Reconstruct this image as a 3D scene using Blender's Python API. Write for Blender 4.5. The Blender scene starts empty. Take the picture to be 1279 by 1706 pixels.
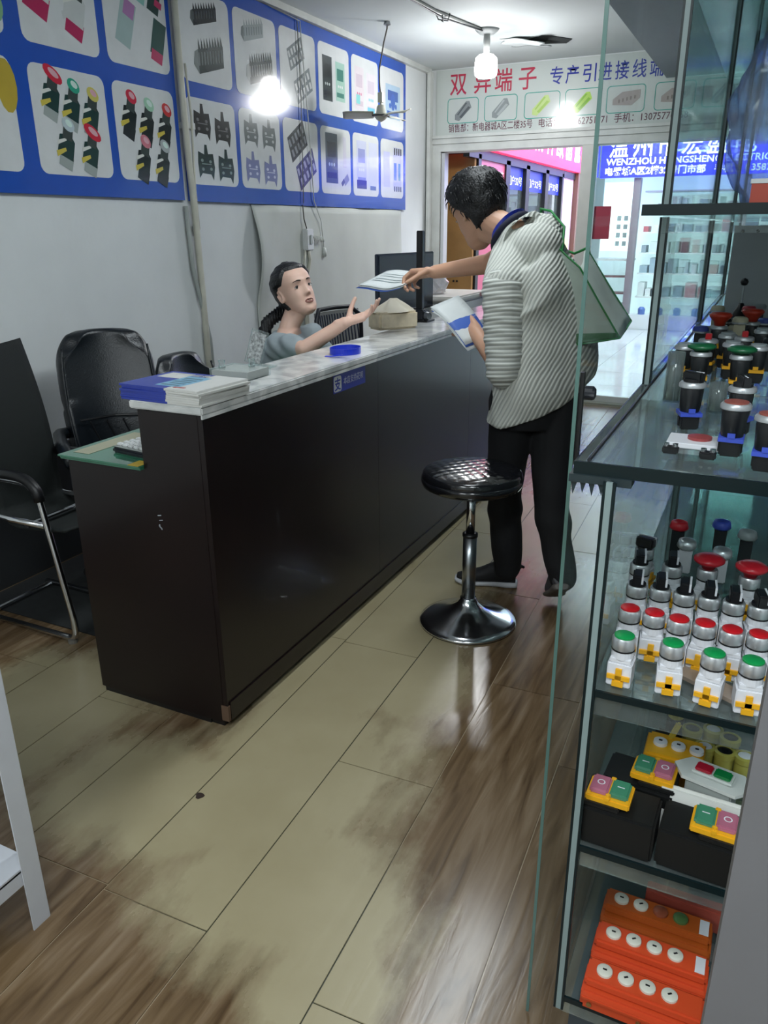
import bpy, bmesh, math, random
from mathutils import Vector, Matrix, Euler, noise
random.seed(7)
S = bpy.context.scene
COL = S.collection
PI = math.pi

# ------------------------------------------------------------------ camera
cam_d = bpy.data.cameras.new('camera'); cam_d.lens = 27.22; cam_d.sensor_width = 36; cam_d.sensor_fit = 'AUTO'
cam_d.clip_start = 0.02; cam_d.clip_end = 100
cam = bpy.data.objects.new('camera', cam_d); COL.objects.link(cam)
rx = Vector((0.901, 0.433, -0.007)).normalized()
fw = Vector((-0.408, 0.845, -0.344)).normalized()
up = rx.cross(fw).normalized(); rx = fw.cross(up).normalized()
cam.matrix_world = Matrix(((rx.x, up.x, -fw.x, 0), (rx.y, up.y, -fw.y, 0), (rx.z, up.z, -fw.z, 1.5), (0, 0, 0, 1)))
S.camera = cam

# ------------------------------------------------------------------ world, exposure
W = bpy.data.worlds.new('world'); S.world = W; W.use_nodes = True
W.node_tree.nodes['Background'].inputs[0].default_value = (0.80, 0.90, 1.0, 1)
W.node_tree.nodes['Background'].inputs[1].default_value = 0.5
S.view_settings.view_transform = 'Standard'; S.view_settings.look = 'None'
S.view_settings.gamma = 1; S.view_settings.exposure = 0.33
S.view_settings.use_curve_mapping = False
S.cycles.max_bounces = 8; S.cycles.transparent_max_bounces = 24
S.cycles.glossy_bounces = 4; S.cycles.diffuse_bounces = 4
S.cycles.sample_clamp_indirect = 4; S.cycles.caustics_reflective = False; S.cycles.caustics_refractive = False
S.cycles.use_denoising = True

def area_light(name, loc, size, power, color=(1, 1, 1), rot=(0, 0, 0), sy=None):
    l = bpy.data.lights.new(name, 'AREA'); l.energy = power; l.color = color; l.size = size
    if sy: l.shape = 'RECTANGLE'; l.size_y = sy
    o = bpy.data.objects.new(name, l); o.location = loc; o.rotation_euler = rot; COL.objects.link(o); return o
def point_light(name, loc, power, color=(1, 1, 1), r=0.05):
    l = bpy.data.lights.new(name, 'POINT'); l.energy = power; l.color = color; l.shadow_soft_size = r
    o = bpy.data.objects.new(name, l); o.location = loc; COL.objects.link(o); return o
COOL = (0.90, 0.97, 1.0)
# ceiling fittings of the corridor outside, then unseen fill lights added over the shop
area_light('corridor_light', (-1.2, 8.6, 3.1), 1.6, 110, COOL, sy=1.6)
area_light('corridor_light', (-1.0, 11.3, 3.1), 2.4, 150, COOL, sy=1.6)
area_light('shop_fill_light', (-0.95, 2.9, 2.74), 0.4, 46, COOL, sy=1.6)  # added fill above the aisle, out of view
area_light('shop_fill_light', (-1.0, -1.5, 2.74), 0.8, 46, COOL, sy=1.6)
area_light('shop_fill_light', (0.15, -0.25, 2.70), 0.4, 34, COOL, sy=0.8)  # added to brighten the case fronts and the end board

# ------------------------------------------------------------------ materials
def hexc(h):
    h = h.lstrip('#'); v = [int(h[i:i+2], 16) / 255 for i in (0, 2, 4)]
    return tuple((c / 12.92 if c <= 0.04045 else ((c + 0.055) / 1.055) ** 2.4) for c in v) + (1,)
MATS = {}
def mat(name, col, rough=0.6, metal=0.0, nscale=0, namt=0.08, bump=0.0, bscale=60, coat=0, spec=0.5, emit=0, ecol=None, alpha=1, sss=0):
    if name in MATS: return MATS[name]
    m = bpy.data.materials.new(name); m.use_nodes = True; N = m.node_tree.nodes; L = m.node_tree.links
    b = N['Principled BSDF']; c = hexc(col) if isinstance(col, str) else tuple(col) + (1,)
    b.inputs['Base Color'].default_value = c; b.inputs['Roughness'].default_value = rough
    b.inputs['Metallic'].default_value = metal; b.inputs['Coat Weight'].default_value = coat
    b.inputs['Specular IOR Level'].default_value = spec; b.inputs['Alpha'].default_value = alpha
    if sss: b.inputs['Subsurface Weight'].default_value = sss; b.inputs['Subsurface Radius'].default_value = (0.012, 0.004, 0.002); b.inputs['Subsurface Scale'].default_value = 1
    if emit: b.inputs['Emission Color'].default_value = hexc(ecol) if ecol else c; b.inputs['Emission Strength'].default_value = emit
    tc = N.new('ShaderNodeTexCoord')
    n = N.new('ShaderNodeTexNoise'); n.inputs['Scale'].default_value = nscale or 14; n.inputs['Detail'].default_value = 4
    L.new(tc.outputs['Object'], n.inputs['Vector'])
    r = N.new('ShaderNodeValToRGB'); a = namt if nscale else namt * 0.4
    r.color_ramp.elements[0].position = 0.3; r.color_ramp.elements[1].position = 0.7
    r.color_ramp.elements[0].color = tuple(x * (1 - a) for x in c[:3]) + (1,)
    r.color_ramp.elements[1].color = tuple(min(1, x * (1 + a)) for x in c[:3]) + (1,)
    L.new(n.outputs['Fac'], r.inputs['Fac']); L.new(r.outputs['Color'], b.inputs['Base Color'])
    if bump:
        n2 = N.new('ShaderNodeTexNoise'); n2.inputs['Scale'].default_value = bscale; n2.inputs['Detail'].default_value = 3
        L.new(tc.outputs['Object'], n2.inputs['Vector'])
        bp = N.new('ShaderNodeBump'); bp.inputs['Strength'].default_value = bump; bp.inputs['Distance'].default_value = 0.01
        L.new(n2.outputs['Fac'], bp.inputs['Height']); L.new(bp.outputs['Normal'], b.inputs['Normal'])
    MATS[name] = m; return m

def film_mat(name, col, k=0.5):
    m = bpy.data.materials.new(name); m.use_nodes = True; N = m.node_tree.nodes; L = m.node_tree.links
    N.remove(N['Principled BSDF']); d = N.new('ShaderNodeBsdfDiffuse'); t = N.new('ShaderNodeBsdfTranslucent'); x = N.new('ShaderNodeMixShader')
    n = N.new('ShaderNodeTexNoise'); n.inputs['Scale'].default_value = 6; r = N.new('ShaderNodeValToRGB'); c = hexc(col)
    r.color_ramp.elements[0].color = tuple(v * .88 for v in c[:3]) + (1,); r.color_ramp.elements[1].color = c; L.new(n.outputs['Fac'], r.inputs['Fac'])
    for s_ in (d, t): L.new(r.outputs[0], s_.inputs[0])
    x.inputs[0].default_value = k; L.new(d.outputs[0], x.inputs[1]); L.new(t.outputs[0], x.inputs[2]); L.new(x.outputs[0], N['Material Output'].inputs[0]); MATS[name] = m; return m
def glass_mat(name, tint, gloss=1.0, rough=0.02, milky=0.0):
    if name in MATS: return MATS[name]
    m = bpy.data.materials.new(name); m.use_nodes = True; N = m.node_tree.nodes; L = m.node_tree.links
    N.remove(N['Principled BSDF']); out = N['Material Output']
    t = N.new('ShaderNodeBsdfTransparent'); t.inputs[0].default_value = tuple(tint) + (1,)
    g = N.new('ShaderNodeBsdfGlossy'); g.inputs['Roughness'].default_value = rough; g.inputs[0].default_value = (0.9, 1, 0.98, 1)
    f = N.new('ShaderNodeFresnel'); f.inputs[0].default_value = 1.45
    ma = N.new('ShaderNodeMath'); ma.operation = 'MULTIPLY'; ma.inputs[1].default_value = gloss; L.new(f.outputs[0], ma.inputs[0])
    mx = N.new('ShaderNodeMixShader'); L.new(ma.outputs[0], mx.inputs[0]); L.new(t.outputs[0], mx.inputs[1]); L.new(g.outputs[0], mx.inputs[2])
    last = mx
    if milky:  # mixes in uneven pale diffuse colour so the glass looks milky
        d = N.new('ShaderNodeBsdfDiffuse'); d.inputs[0].default_value = (0.6, 0.68, 0.68, 1)
        n = N.new('ShaderNodeTexNoise'); n.inputs['Scale'].default_value = 5
        mr = N.new('ShaderNodeMapRange'); mr.inputs['To Min'].default_value = milky * 0.4; mr.inputs['To Max'].default_value = milky * 1.6
        L.new(n.outputs['Fac'], mr.inputs['Value'])
        mx2 = N.new('ShaderNodeMixShader'); L.new(mr.outputs[0], mx2.inputs[0]); L.new(mx.outputs[0], mx2.inputs[1]); L.new(d.outputs[0], mx2.inputs[2]); last = mx2
    L.new(last.outputs[0], out.inputs[0]); MATS[name] = m; return m

M_wall = mat('painted_wall', '#d6dada', 0.75, nscale=2.2, namt=0.06, bump=0.25, bscale=9)
M_ceil = mat('ceiling_paint', '#c9cfcf', 0.8, nscale=1.5, namt=0.06, bump=0.2, bscale=5)
M_beam = mat('beam_paint', '#8f979e', 0.8)
M_white = mat('white_plastic', '#d8dada', 0.4)
M_trim = mat('trim_white', '#c9ccc8', 0.5, nscale=6, namt=0.12)
M_black = mat('black_plastic', '#0e0f12', 0.4)
M_dark = mat('dark_plastic', '#1a1d24', 0.45)
M_leather = mat('black_leather', '#10161c', 0.3, bump=0.15, bscale=180, spec=0.6)
M_mesh = mat('black_mesh_fabric', '#0c1413', 0.75, bump=0.3, bscale=500)
M_chrome = mat('chrome', '#dfe1e5', 0.16, 1.0)
M_steel = mat('brushed_steel', '#9a9ea2', 0.3, 1.0)
M_blue = mat('board_blue', '#1c4fb0', 0.16, coat=0.3, bump=0.03, bscale=6)
M_cell = mat('board_cell_white', '#d2d5d5', 0.14, coat=0.3, bump=0.03, bscale=6)
M_skin = mat('skin', '#c69a80', 0.5, nscale=9, namt=0.06, sss=0.12)
M_skin_w = mat('skin_fair', '#d9b3a1', 0.5, nscale=9, namt=0.05, sss=0.12)
M_hair = mat('black_hair', '#0c0d10', 0.42, bump=0.5, bscale=140)
M_green_glass_edge = mat('glass_edge_green', '#06181b', 0.35, spec=0.35)
M_pale_edge = mat('glass_edge_pale', '#7f9090', 0.3, spec=0.5)
G_pane = glass_mat('clear_glass', (0.86, 0.95, 0.93), 0.85, 0.02, 0.02)
G_aisle = glass_mat('clear_glass_door', (0.96, 0.975, 0.975), 0.08, 0.02, 0.012)
G_case = glass_mat('case_glass', (0.925, 0.955, 0.957), 0.55, 0.02, 0.055)
G_shelf = glass_mat('shelf_glass', (0.84, 0.91, 0.91), 0.7, 0.03, 0.07)
G_bottle = glass_mat('acrylic', (0.93, 0.95, 0.95), 0.8, 0.05, 0.1)

# counter laminate
M_counter = mat('dark_glossy_laminate', '#150c0d', 0.30, nscale=3, namt=0.25, coat=0.08, bump=0.03, bscale=5, spec=0.4)
def marble():
    m = bpy.data.materials.new('marble'); m.use_nodes = True; N = m.node_tree.nodes; L = m.node_tree.links; b = N['Principled BSDF']
    tc = N.new('ShaderNodeTexCoord'); n = N.new('ShaderNodeTexNoise'); n.inputs['Scale'].default_value = 5; n.inputs['Detail'].default_value = 9; n.inputs['Distortion'].default_value = 1.6
    L.new(tc.outputs['Object'], n.inputs['Vector']); r = N.new('ShaderNodeValToRGB')
    e = r.color_ramp.elements; e[0].position = 0.36; e[0].color = hexc('#aeb0b0'); e[1].position = 0.56; e[1].color = hexc('#dcdcda')
    x = e.new(0.47); x.color = hexc('#c4c6c5')
    L.new(n.outputs['Fac'], r.inputs['Fac']); L.new(r.outputs['Color'], b.inputs['Base Color']); b.inputs['Roughness'].default_value = 0.12
    return m
M_marble = marble()

# floor laminate with worn-through patches, in world coordinates
def floor_mat(kind):
    m = bpy.data.materials.new('laminate_' + kind); m.use_nodes = True; N = m.node_tree.nodes; L = m.node_tree.links; b = N['Principled BSDF']
    g = N.new('ShaderNodeNewGeometry')
    mp = N.new('ShaderNodeMapping'); mp.inputs['Scale'].default_value = (9, 0.9, 1); mp.inputs['Rotation'].default_value = (0, 0, 0.03)
    L.new(g.outputs['Position'], mp.inputs['Vector'])
    oi = N.new('ShaderNodeObjectInfo')
    va = N.new('ShaderNodeVectorMath'); va.operation = 'ADD'; L.new(mp.outputs[0], va.inputs[0])
    cm = N.new('ShaderNodeCombineXYZ'); mu = N.new('ShaderNodeMath'); mu.operation = 'MULTIPLY'; mu.inputs[1].default_value = 37
    L.new(oi.outputs['Random'], mu.inputs[0]); L.new(mu.outputs[0], cm.inputs[1]); L.new(cm.outputs[0], va.inputs[1])
    gr = N.new('ShaderNodeTexNoise'); gr.inputs['Scale'].default_value = 3.0; gr.inputs['Detail'].default_value = 8; gr.inputs['Distortion'].default_value = 0.8
    L.new(va.outputs[0], gr.inputs['Vector'])
    wr = N.new('ShaderNodeValToRGB'); e = wr.color_ramp.elements; e[0].position = 0.3; e[0].color = hexc('#4c3a26'); e[1].position = 0.72; e[1].color = hexc('#83705a')
    x = e.new(0.5); x.color = hexc('#6a563e')
    L.new(gr.outputs['Fac'], wr.inputs['Fac'])
    # worn base colour
    n2 = N.new('ShaderNodeTexNoise'); n2.inputs['Scale'].default_value = 2.2; n2.inputs['Detail'].default_value = 5; L.new(g.outputs['Position'], n2.inputs['Vector'])
    w2 = N.new('ShaderNodeValToRGB'); e = w2.color_ramp.elements; e[0].position = 0.3; e[0].color = hexc('#94896a'); e[1].position = 0.7; e[1].color = hexc('#a59b7d')
    L.new(n2.outputs['Fac'], w2.inputs['Fac'])
    # wear mask: sum of blobs
    blobs = [(-1.30, 1.33, .50, .24), (-1.05, 1.62, .34, .42), (-0.87, 1.20, .36, .26), (-0.64, 1.0, .16, .16), (-1.18, 2.30, .34, .75),
             (-1.20, 3.3, .24, 1.2), (-2.0, 1.60, .34, .30), (-0.98, 2.2, .22, .35), (-2.1, 1.30, .5, .2), (-0.85, 3.9, .5, .6)]
    last = None
    for (bx, by, ra, rb) in blobs:
        s = N.new('ShaderNodeVectorMath'); s.operation = 'SUBTRACT'; s.inputs[1].default_value = (bx, by, 0); L.new(g.outputs['Position'], s.inputs[0])
        d = N.new('ShaderNodeVectorMath'); d.operation = 'MULTIPLY'; d.inputs[1].default_value = (1 / ra, 1 / rb, 0); L.new(s.outputs[0], d.inputs[0])
        l = N.new('ShaderNodeVectorMath'); l.operation = 'LENGTH'; L.new(d.outputs[0], l.inputs[0])
        mr = N.new('ShaderNodeMapRange'); mr.inputs['From Min'].default_value = 1.5; mr.inputs['From Max'].default_value = 0.5
        L.new(l.outputs['Value'], mr.inputs['Value'])
        if last is None: last = mr.outputs[0]
        else:
            mx = N.new('ShaderNodeMath'); mx.operation = 'MAXIMUM'; L.new(last, mx.inputs[0]); L.new(mr.outputs[0], mx.inputs[1]); last = mx.outputs[0]
    mp3 = N.new('ShaderNodeMapping'); mp3.inputs['Scale'].default_value = (2.6, 1.2, 1); L.new(g.outputs['Position'], mp3.inputs['Vector'])
    n3 = N.new('ShaderNodeTexNoise'); n3.inputs['Scale'].default_value = 2.6; n3.inputs['Detail'].default_value = 9; n3.inputs['Roughness'].default_value = 0.65; L.new(mp3.outputs[0], n3.inputs['Vector'])
    a1 = N.new('ShaderNodeMath'); a1.operation = 'MULTIPLY_ADD'; a1.inputs[1].default_value = 1.5; a1.inputs[2].default_value = -0.75; L.new(n3.outputs['Fac'], a1.inputs[0])
    a2 = N.new('ShaderNodeMath'); a2.operation = 'ADD'; L.new(a1.outputs[0], a2.inputs[0]); L.new(last, a2.inputs[1])
    mr = N.new('ShaderNodeMapRange'); mr.inputs['From Min'].default_value = 0.24; mr.inputs['From Max'].default_value = 0.78; L.new(a2.outputs[0], mr.inputs['Value'])
    mix = N.new('ShaderNodeMixRGB'); L.new(mr.outputs[0], mix.inputs[0]); L.new(wr.outputs[0], mix.inputs[1]); L.new(w2.outputs[0], mix.inputs[2])
    if kind == 'gap':
        wr.color_ramp.elements[0].color = hexc('#8a7a62'); wr.color_ramp.elements[1].color = hexc('#a3947c'); wr.color_ramp.elements[2].color = hexc('#96866c')
        w2.color_ramp.elements[0].color = hexc('#33352a'); w2.color_ramp.elements[1].color = hexc('#3e4032')
    L.new(mix.outputs[0], b.inputs['Base Color'])
    rr = N.new('ShaderNodeMapRange'); rr.inputs['To Min'].default_value = 0.20; rr.inputs['To Max'].default_value = 0.34; L.new(mr.outputs[0], rr.inputs['Value']); L.new(rr.outputs[0], b.inputs['Roughness'])
    bp = N.new('ShaderNodeBump'); bp.inputs['Strength'].default_value = 0.06; bp.inputs['Distance'].default_value = 0.01; L.new(gr.outputs['Fac'], bp.inputs['Height']); L.new(bp.outputs[0], b.inputs['Normal'])
    return m
M_floor = floor_mat('plank')
M_gap = floor_mat('gap')

# ------------------------------------------------------------------ object helpers
def rootloc(p):
    v = Vector((0, 0, 0))
    while p is not None:
        v += Vector(p.location); p = p.parent
    return v
def link_mesh(name, me, m, parent=None, smooth=False, world=True):
    if parent is not None and world:
        me.transform(Matrix.Translation(-rootloc(parent)))
    if m is not None and len(me.materials) == 0: me.materials.append(m)
    if smooth: me.polygons.foreach_set('use_smooth', [True] * len(me.polygons))
    o = bpy.data.objects.new(name, me); COL.objects.link(o)
    if parent is not None: o.parent = parent
    return o
def tag(o, label=None, cat=None, group=None, kind=None):
    if label: o['label'] = label
    if cat: o['category'] = cat
    if group: o['group'] = group
    if kind: o['kind'] = kind
    return o
def thing(name, label, cat, loc=(0, 0, 0), group=None):
    o = bpy.data.objects.new(name, None); COL.objects.link(o); o.location = loc; o.empty_display_size = 0.1
    return tag(o, label, cat, group)
def copy_tree(o, parent=None):
    c = o.copy(); COL.objects.link(c)
    if parent is not None: c.parent = parent
    for ch in list(o.children): copy_tree(ch, c)
    return c

class MB:
    """collects primitive shapes into one bmesh"""
    def __init__(s): s.bm = bmesh.new()
    def box(s, x0, x1, y0, y1, z0, z1, bevel=0, rot=None, piv=None):
        r = bmesh.ops.create_cube(s.bm, size=1); vs = r['verts']
        for v in vs: v.co = Vector(((x0 + x1) / 2 + v.co.x * (x1 - x0), (y0 + y1) / 2 + v.co.y * (y1 - y0), (z0 + z1) / 2 + v.co.z * (z1 - z0)))
        if bevel:
            es = list({e for v in vs for e in v.link_edges})
            rr = bmesh.ops.bevel(s.bm, geom=es, offset=bevel, segments=2, affect='EDGES'); vs = [v for v in rr['verts']]
            vs = list({v for f in rr['faces'] for v in f.verts} | set(vs))
        if rot is not None:
            p = Vector(piv or ((x0 + x1) / 2, (y0 + y1) / 2, (z0 + z1) / 2)); R = rot if isinstance(rot, Matrix) else Euler(rot).to_matrix()
            for v in set(vs): v.co = p + R @ (v.co - p)
        return s
    def obox(s, c, ax, size, bevel=0):
        """box centred at c with axes ax (3 vectors) and full sizes"""
        R = Matrix([a.normalized() for a in map(Vector, ax)]).transposed(); c = Vector(c)
        return s.box(c.x - size[0] / 2, c.x + size[0] / 2, c.y - size[1] / 2, c.y + size[1] / 2, c.z - size[2] / 2, c.z + size[2] / 2, bevel, rot=R, piv=c)
    def lathe(s, prof, c=(0, 0, 0), seg=24, axis=None):
        c = Vector(c); Q = Matrix.Identity(3) if axis is None else Vector((0, 0, 1)).rotation_difference(Vector(axis)).to_matrix()
        rings = []
        for r, z in prof:
            if r < 1e-5: rings.append([s.bm.verts.new(c + Q @ Vector((0, 0, z)))])
            else: rings.append([s.bm.verts.new(c + Q @ Vector((r * math.cos(2 * PI * i / seg), r * math.sin(2 * PI * i / seg), z))) for i in range(seg)])
        for a, b in zip(rings[:-1], rings[1:]):
            for i in range(seg):
                j = (i + 1) % seg
                if len(a) == 1 and len(b) == 1: continue
                if len(a) == 1: s.bm.faces.new((a[0], b[i], b[j]))
                elif len(b) == 1: s.bm.faces.new((a[i], a[j], b[0]))
                else: s.bm.faces.new((a[i], a[j], b[j], b[i]))
        if len(rings[0]) > 1: s.bm.faces.new(rings[0][::-1])
        if len(rings[-1]) > 1: s.bm.faces.new(rings[-1])
        return s
    def cyl(s, p0, p1, r, seg=16, r2=None):
        p0 = Vector(p0); p1 = Vector(p1); d = p1 - p0
        return s.lathe([(r, 0), (r if r2 is None else r2, d.length)], p0, seg, d)
    def tube(s, pts, r, seg=8):
        pts = [Vector(p) for p in pts]; n = len(pts); rings = []
        rs = r if isinstance(r, (list, tuple)) else [r] * n
        t0 = (pts[1] - pts[0]).normalized(); u = t0.orthogonal().normalized()
        for i, p in enumerate(pts):
            t = ((pts[min(i + 1, n - 1)] - p).normalized() + (p - pts[max(i - 1, 0)]).normalized()).normalized()
            u = (u - t * u.dot(t)).normalized(); w = t.cross(u)
            rings.append([s.bm.verts.new(p + rs[i] * (u * math.cos(2 * PI * k / seg) + w * math.sin(2 * PI * k / seg))) for k in range(seg)])
        for a, b in zip(rings[:-1], rings[1:]):
            for k in range(seg): s.bm.faces.new((a[k], a[(k + 1) % seg], b[(k + 1) % seg], b[k]))
        s.bm.faces.new(rings[0][::-1]); s.bm.faces.new(rings[-1]); return s
    def prism(s, poly, thick):
        """poly: list of 3-D points (planar), extruded by vector thick"""
        t = Vector(thick); a = [s.bm.verts.new(Vector(p)) for p in poly]; b = [s.bm.verts.new(Vector(p) + t) for p in poly]
        s.bm.faces.new(a[::-1]); s.bm.faces.new(b); n = len(a)
        for i in range(n): s.bm.faces.new((a[i], a[(i + 1) % n], b[(i + 1) % n], b[i]))
        return s
    def quad(s, *pts):
        s.bm.faces.new([s.bm.verts.new(Vector(p)) for p in pts]); return s
    def grid(s, f, nu, nv):
        g = [[s.bm.verts.new(Vector(f(i / nu, j / nv))) for j in range(nv + 1)] for i in range(nu + 1)]
        for i in range(nu):
            for j in range(nv): s.bm.faces.new((g[i][j], g[i + 1][j], g[i + 1][j + 1], g[i][j + 1]))
        return s
    def build(s, name, m, parent=None, smooth=False, world=True, solid=0, sub=0, auto=None):
        bmesh.ops.recalc_face_normals(s.bm, faces=s.bm.faces[:])
        me = bpy.data.meshes.new(name); s.bm.to_mesh(me); s.bm.free()
        o = link_mesh(name, me, m, parent, smooth, world)
        if solid: q = o.modifiers.new('solid', 'SOLIDIFY'); q.thickness = solid; q.offset = 0
        if sub: q = o.modifiers.new('sub', 'SUBSURF'); q.levels = sub; q.render_levels = sub
        if auto:
            me.polygons.foreach_set('use_smooth', [True] * len(me.polygons)); me.set_sharp_from_angle(angle=math.radians(auto))
        return o
def box(name, b, m, parent=None, bevel=0, **k):
    return MB().box(*b, bevel=bevel).build(name, m, parent, **k)
def struct(o): o['kind'] = 'structure'; return o

def arc(pts, r=0.05, n=5):
    """round the corners of a polyline"""
    P = [Vector(p) for p in pts]; out = [P[0]]
    for a, b, c in zip(P[:-2], P[1:-1], P[2:]):
        d1 = (a - b).normalized(); d2 = (c - b).normalized(); rr = min(r, (a - b).length * 0.45, (c - b).length * 0.45)
        for i in range(n + 1):
            t = i / n; out.append((b + d1 * rr) * (1 - t) ** 2 + b * 2 * t * (1 - t) + (b + d2 * rr) * t * t)
    out.append(P[-1]); return out

def text_obj(name, s, size, origin, xd, yd, m, parent, thick=0.0015, bold=0.0, fitw=None, center=False):
    cu = bpy.data.curves.new(name, 'FONT'); cu.body = s; cu.size = size; cu.extrude = thick / 2; cu.offset = bold; cu.resolution_u = 2
    if center: cu.align_x = 'CENTER'
    ob = bpy.data.objects.new('tmp', cu); COL.objects.link(ob)
    bpy.context.view_layer.update()
    dg = bpy.context.evaluated_depsgraph_get(); me = bpy.data.meshes.new_from_object(ob.evaluated_get(dg))
    bpy.data.objects.remove(ob)
    if len(me.vertices) == 0: me.from_pydata([(0, 0, 0), (0.01, 0, 0), (0, 0.01, 0)], [], [(0, 1, 2)])
    if fitw:
        xs = [v.co.x for v in me.vertices]; w = max(xs) - min(xs); me.transform(Matrix.Diagonal((fitw / w, 1, 1, 1)))
    X = Vector(xd).normalized(); Y = Vector(yd).normalized(); Z = X.cross(Y); o = Vector(origin)
    me.transform(Matrix(((X.x, Y.x, Z.x, o.x), (X.y, Y.y, Z.y, o.y), (X.z, Y.z, Z.z, o.z), (0, 0, 0, 1))))
    me.materials.clear()
    return link_mesh(name, me, m, parent)

# ================================================================== SETTING
CZ = 2.78
struct(box('floor', (-3.1, 1.0, -3.0, 7.0, -0.12, -0.003), M_gap))
fl = bpy.data.objects['floor']
# laminate planks, laid 0.03 rad off the counter line
A = 0.03; ca, sa = math.cos(A), math.sin(A)
PW, PL = 0.3035, 1.30
joint = {-1: 1.045, 0: 1.70, 1: 2.29, -2: 2.36, -3: 1.68, -4: 0.9}
def plank(k, ya, yb):
    g = 0.0016; x0 = -0.915 + k * PW + g; x1 = x0 + PW - 2 * g
    ya += g; yb -= g
    dz = random.uniform(-0.0006, 0.0006)
    mb = MB().box(x0, x1, ya, yb, -0.003, dz, bevel=0.0006)
    for v in mb.bm.verts:
        x, y = v.co.x, v.co.y; v.co.x = x * ca - y * sa; v.co.y = x * sa + y * ca
    return mb.build('plank', M_floor, fl, world=False)
for k in range(-7, 6):
    j = joint.get(k, 0.4 + (k * 0.77) % PL); y = j - PL * math.ceil((j + 1.3) / PL)
    while y < 7.0:
        ya, yb = max(y, -1.3), min(y + PL, 6.99)
        if yb - ya > 0.06: plank(k, ya, yb)
        y += PL
struct(box('wall_left', (-3.07, -2.925, -3.0, 7.2, 0, 3.2), M_wall))
struct(box('wall_right', (0.80, 0.95, -3.0, 7.2, 0, 3.2), M_wall))
struct(box('wall_back', (-3.1, 1.0, -3.15, -3.0, 0, 3.2), M_wall))
struct(box('ceiling', (-3.1, 1.0, -3.1, 7.25, CZ, CZ + 0.12), M_ceil))
struct(box('ceiling_beam', (-0.955, 0.8, 0.2, 7.06, 2.575, CZ), M_beam))
struct(box('trim_1', (-2.925, -2.89, -2.9, 7.0, 2.742, CZ), M_trim))
struct(box('baseboard_left', (-2.925, -2.91, -2.9, 7.0, 0, 0.09), mat('skirting_dark', '#2b211b', 0.5)))
# front wall over the doorway and its frame
fr = struct(box('wall_front', (-3.1, 1.0, 7.06, 7.2, 2.26, 3.2), M_wall))
ln = struct(MB().box(-2.9, 1.0, 7.0, 7.2, 2.13, 2.26).box(-2.9, 1.0, 6.985, 7.0, 2.19, 2.215).box(-2.9, 1.0, 6.985, 7.0, 2.235, 2.255).build('trim_2', M_trim))
struct(box('trim_3', (-2.925, -2.80, 7.0, 7.2, 0, 2.13), M_trim))
struct(MB().box(-1.555, -1.445, 7.0, 7.15, 0, 2.13, bevel=0.004).build('trim_4', mat('door_post', '#c4c6c0', 0.5)))
struct(box('trim_5', (-2.9, 1.0, 6.985, 7.16, -0.05, 0.018), mat('threshold_strip', '#8e8f84', 0.45)))
struct(box('trim_6', (-2.905, -2.875, 6.93, 7.0, 0, 2.75), M_trim))
w1 = struct(box('window_1', (-1.445, 0.8, 7.075, 7.085, 0.02, 2.13), G_pane))
box('frame_rail', (-1.445, 0.8, 7.06, 7.1, 0.018, 0.07), M_trim, w1)
box('warning_sticker', (-1.43, -1.29, 7.068, 7.0745, 1.40, 1.66), mat('sticker_red', '#b02a48', 0.5), w1)
d1 = thing('door_1', None, None, (-2.78, 7.1, 0)); del_keys = None
d1['kind'] = 'structure'
MB().box(-2.795, -2.765, 7.02, 7.10, 0.018, 2.12).build('door_frame', mat('alu_frame', '#d3d5d8', 0.35, 0.4), d1)
box('lock_rail', (-2.765, -2.755, 7.03, 7.09, 0.9, 1.1), M_steel, d1)

# ================================================================== PRODUCT BOARDS
INK = {}
def ink(h):
    if h not in INK: INK[h] = mat('print_' + h.strip('#'), h, 0.16, coat=0.3)
    return INK[h]
class PIC:
    """flat printed picture in the (Y,Z) plane facing +X (or any frame)"""
    def __init__(s, o, U, V, N): s.o, s.U, s.V, s.N = Vector(o), Vector(U), Vector(V), Vector(N); s.polys = []; s.n = 0
    def poly(s, pts, col):
        s.n += 1; s.polys.append(([s.o + s.U * u + s.V * v + s.N * (0.0003 + 0.00004 * s.n) for u, v in pts], col)); return s
    def rect(s, u, v, w, h, col, ang=0, sk=0):
        c, q = math.cos(ang), math.sin(ang); P = []
        for a, b in ((-w/2, -h/2), (w/2, -h/2), (w/2, h/2), (-w/2, h/2)):
            a2 = a + sk * b; P.append((u + a2 * c - b * q, v + a2 * q + b * c))
        return s.poly(P, col)
    def ell(s, u, v, a, b, col, ang=0, n=14):
        c, q = math.cos(ang), math.sin(ang)
        return s.poly([(u + a * math.cos(t) * c - b * math.sin(t) * q, v + a * math.cos(t) * q + b * math.sin(t) * c) for t in [2 * PI * i / n for i in range(n)]], col)
    def build(s, name, parent):
        vs, fs, mi, mats = [], [], [], []
        for P, col in s.polys:
            m = ink(col)
            if m not in mats: mats.append(m)
            fs.append(tuple(range(len(vs), len(vs) + len(P)))); vs += P; mi.append(mats.index(m))
        me = bpy.data.meshes.new(name); me.from_pydata(vs, [], fs)
        for m in mats: me.materials.append(m)
        for p, i in zip(me.polygons, mi): p.material_index = i
        return link_mesh(name, me, None, parent)
def rrect(u0, v0, w, h, r, n=4):
    P = []
    for cx, cy, a0 in ((u0 + w - r, v0 + h - r, 0), (u0 + r, v0 + h - r, 90), (u0 + r, v0 + r, 180), (u0 + w - r, v0 + r, 270)):
        for i in range(n + 1):
            a = math.radians(a0 + 90 * i / n); P.append((cx + r * math.cos(a), cy + r * math.sin(a)))
    return P
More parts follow.
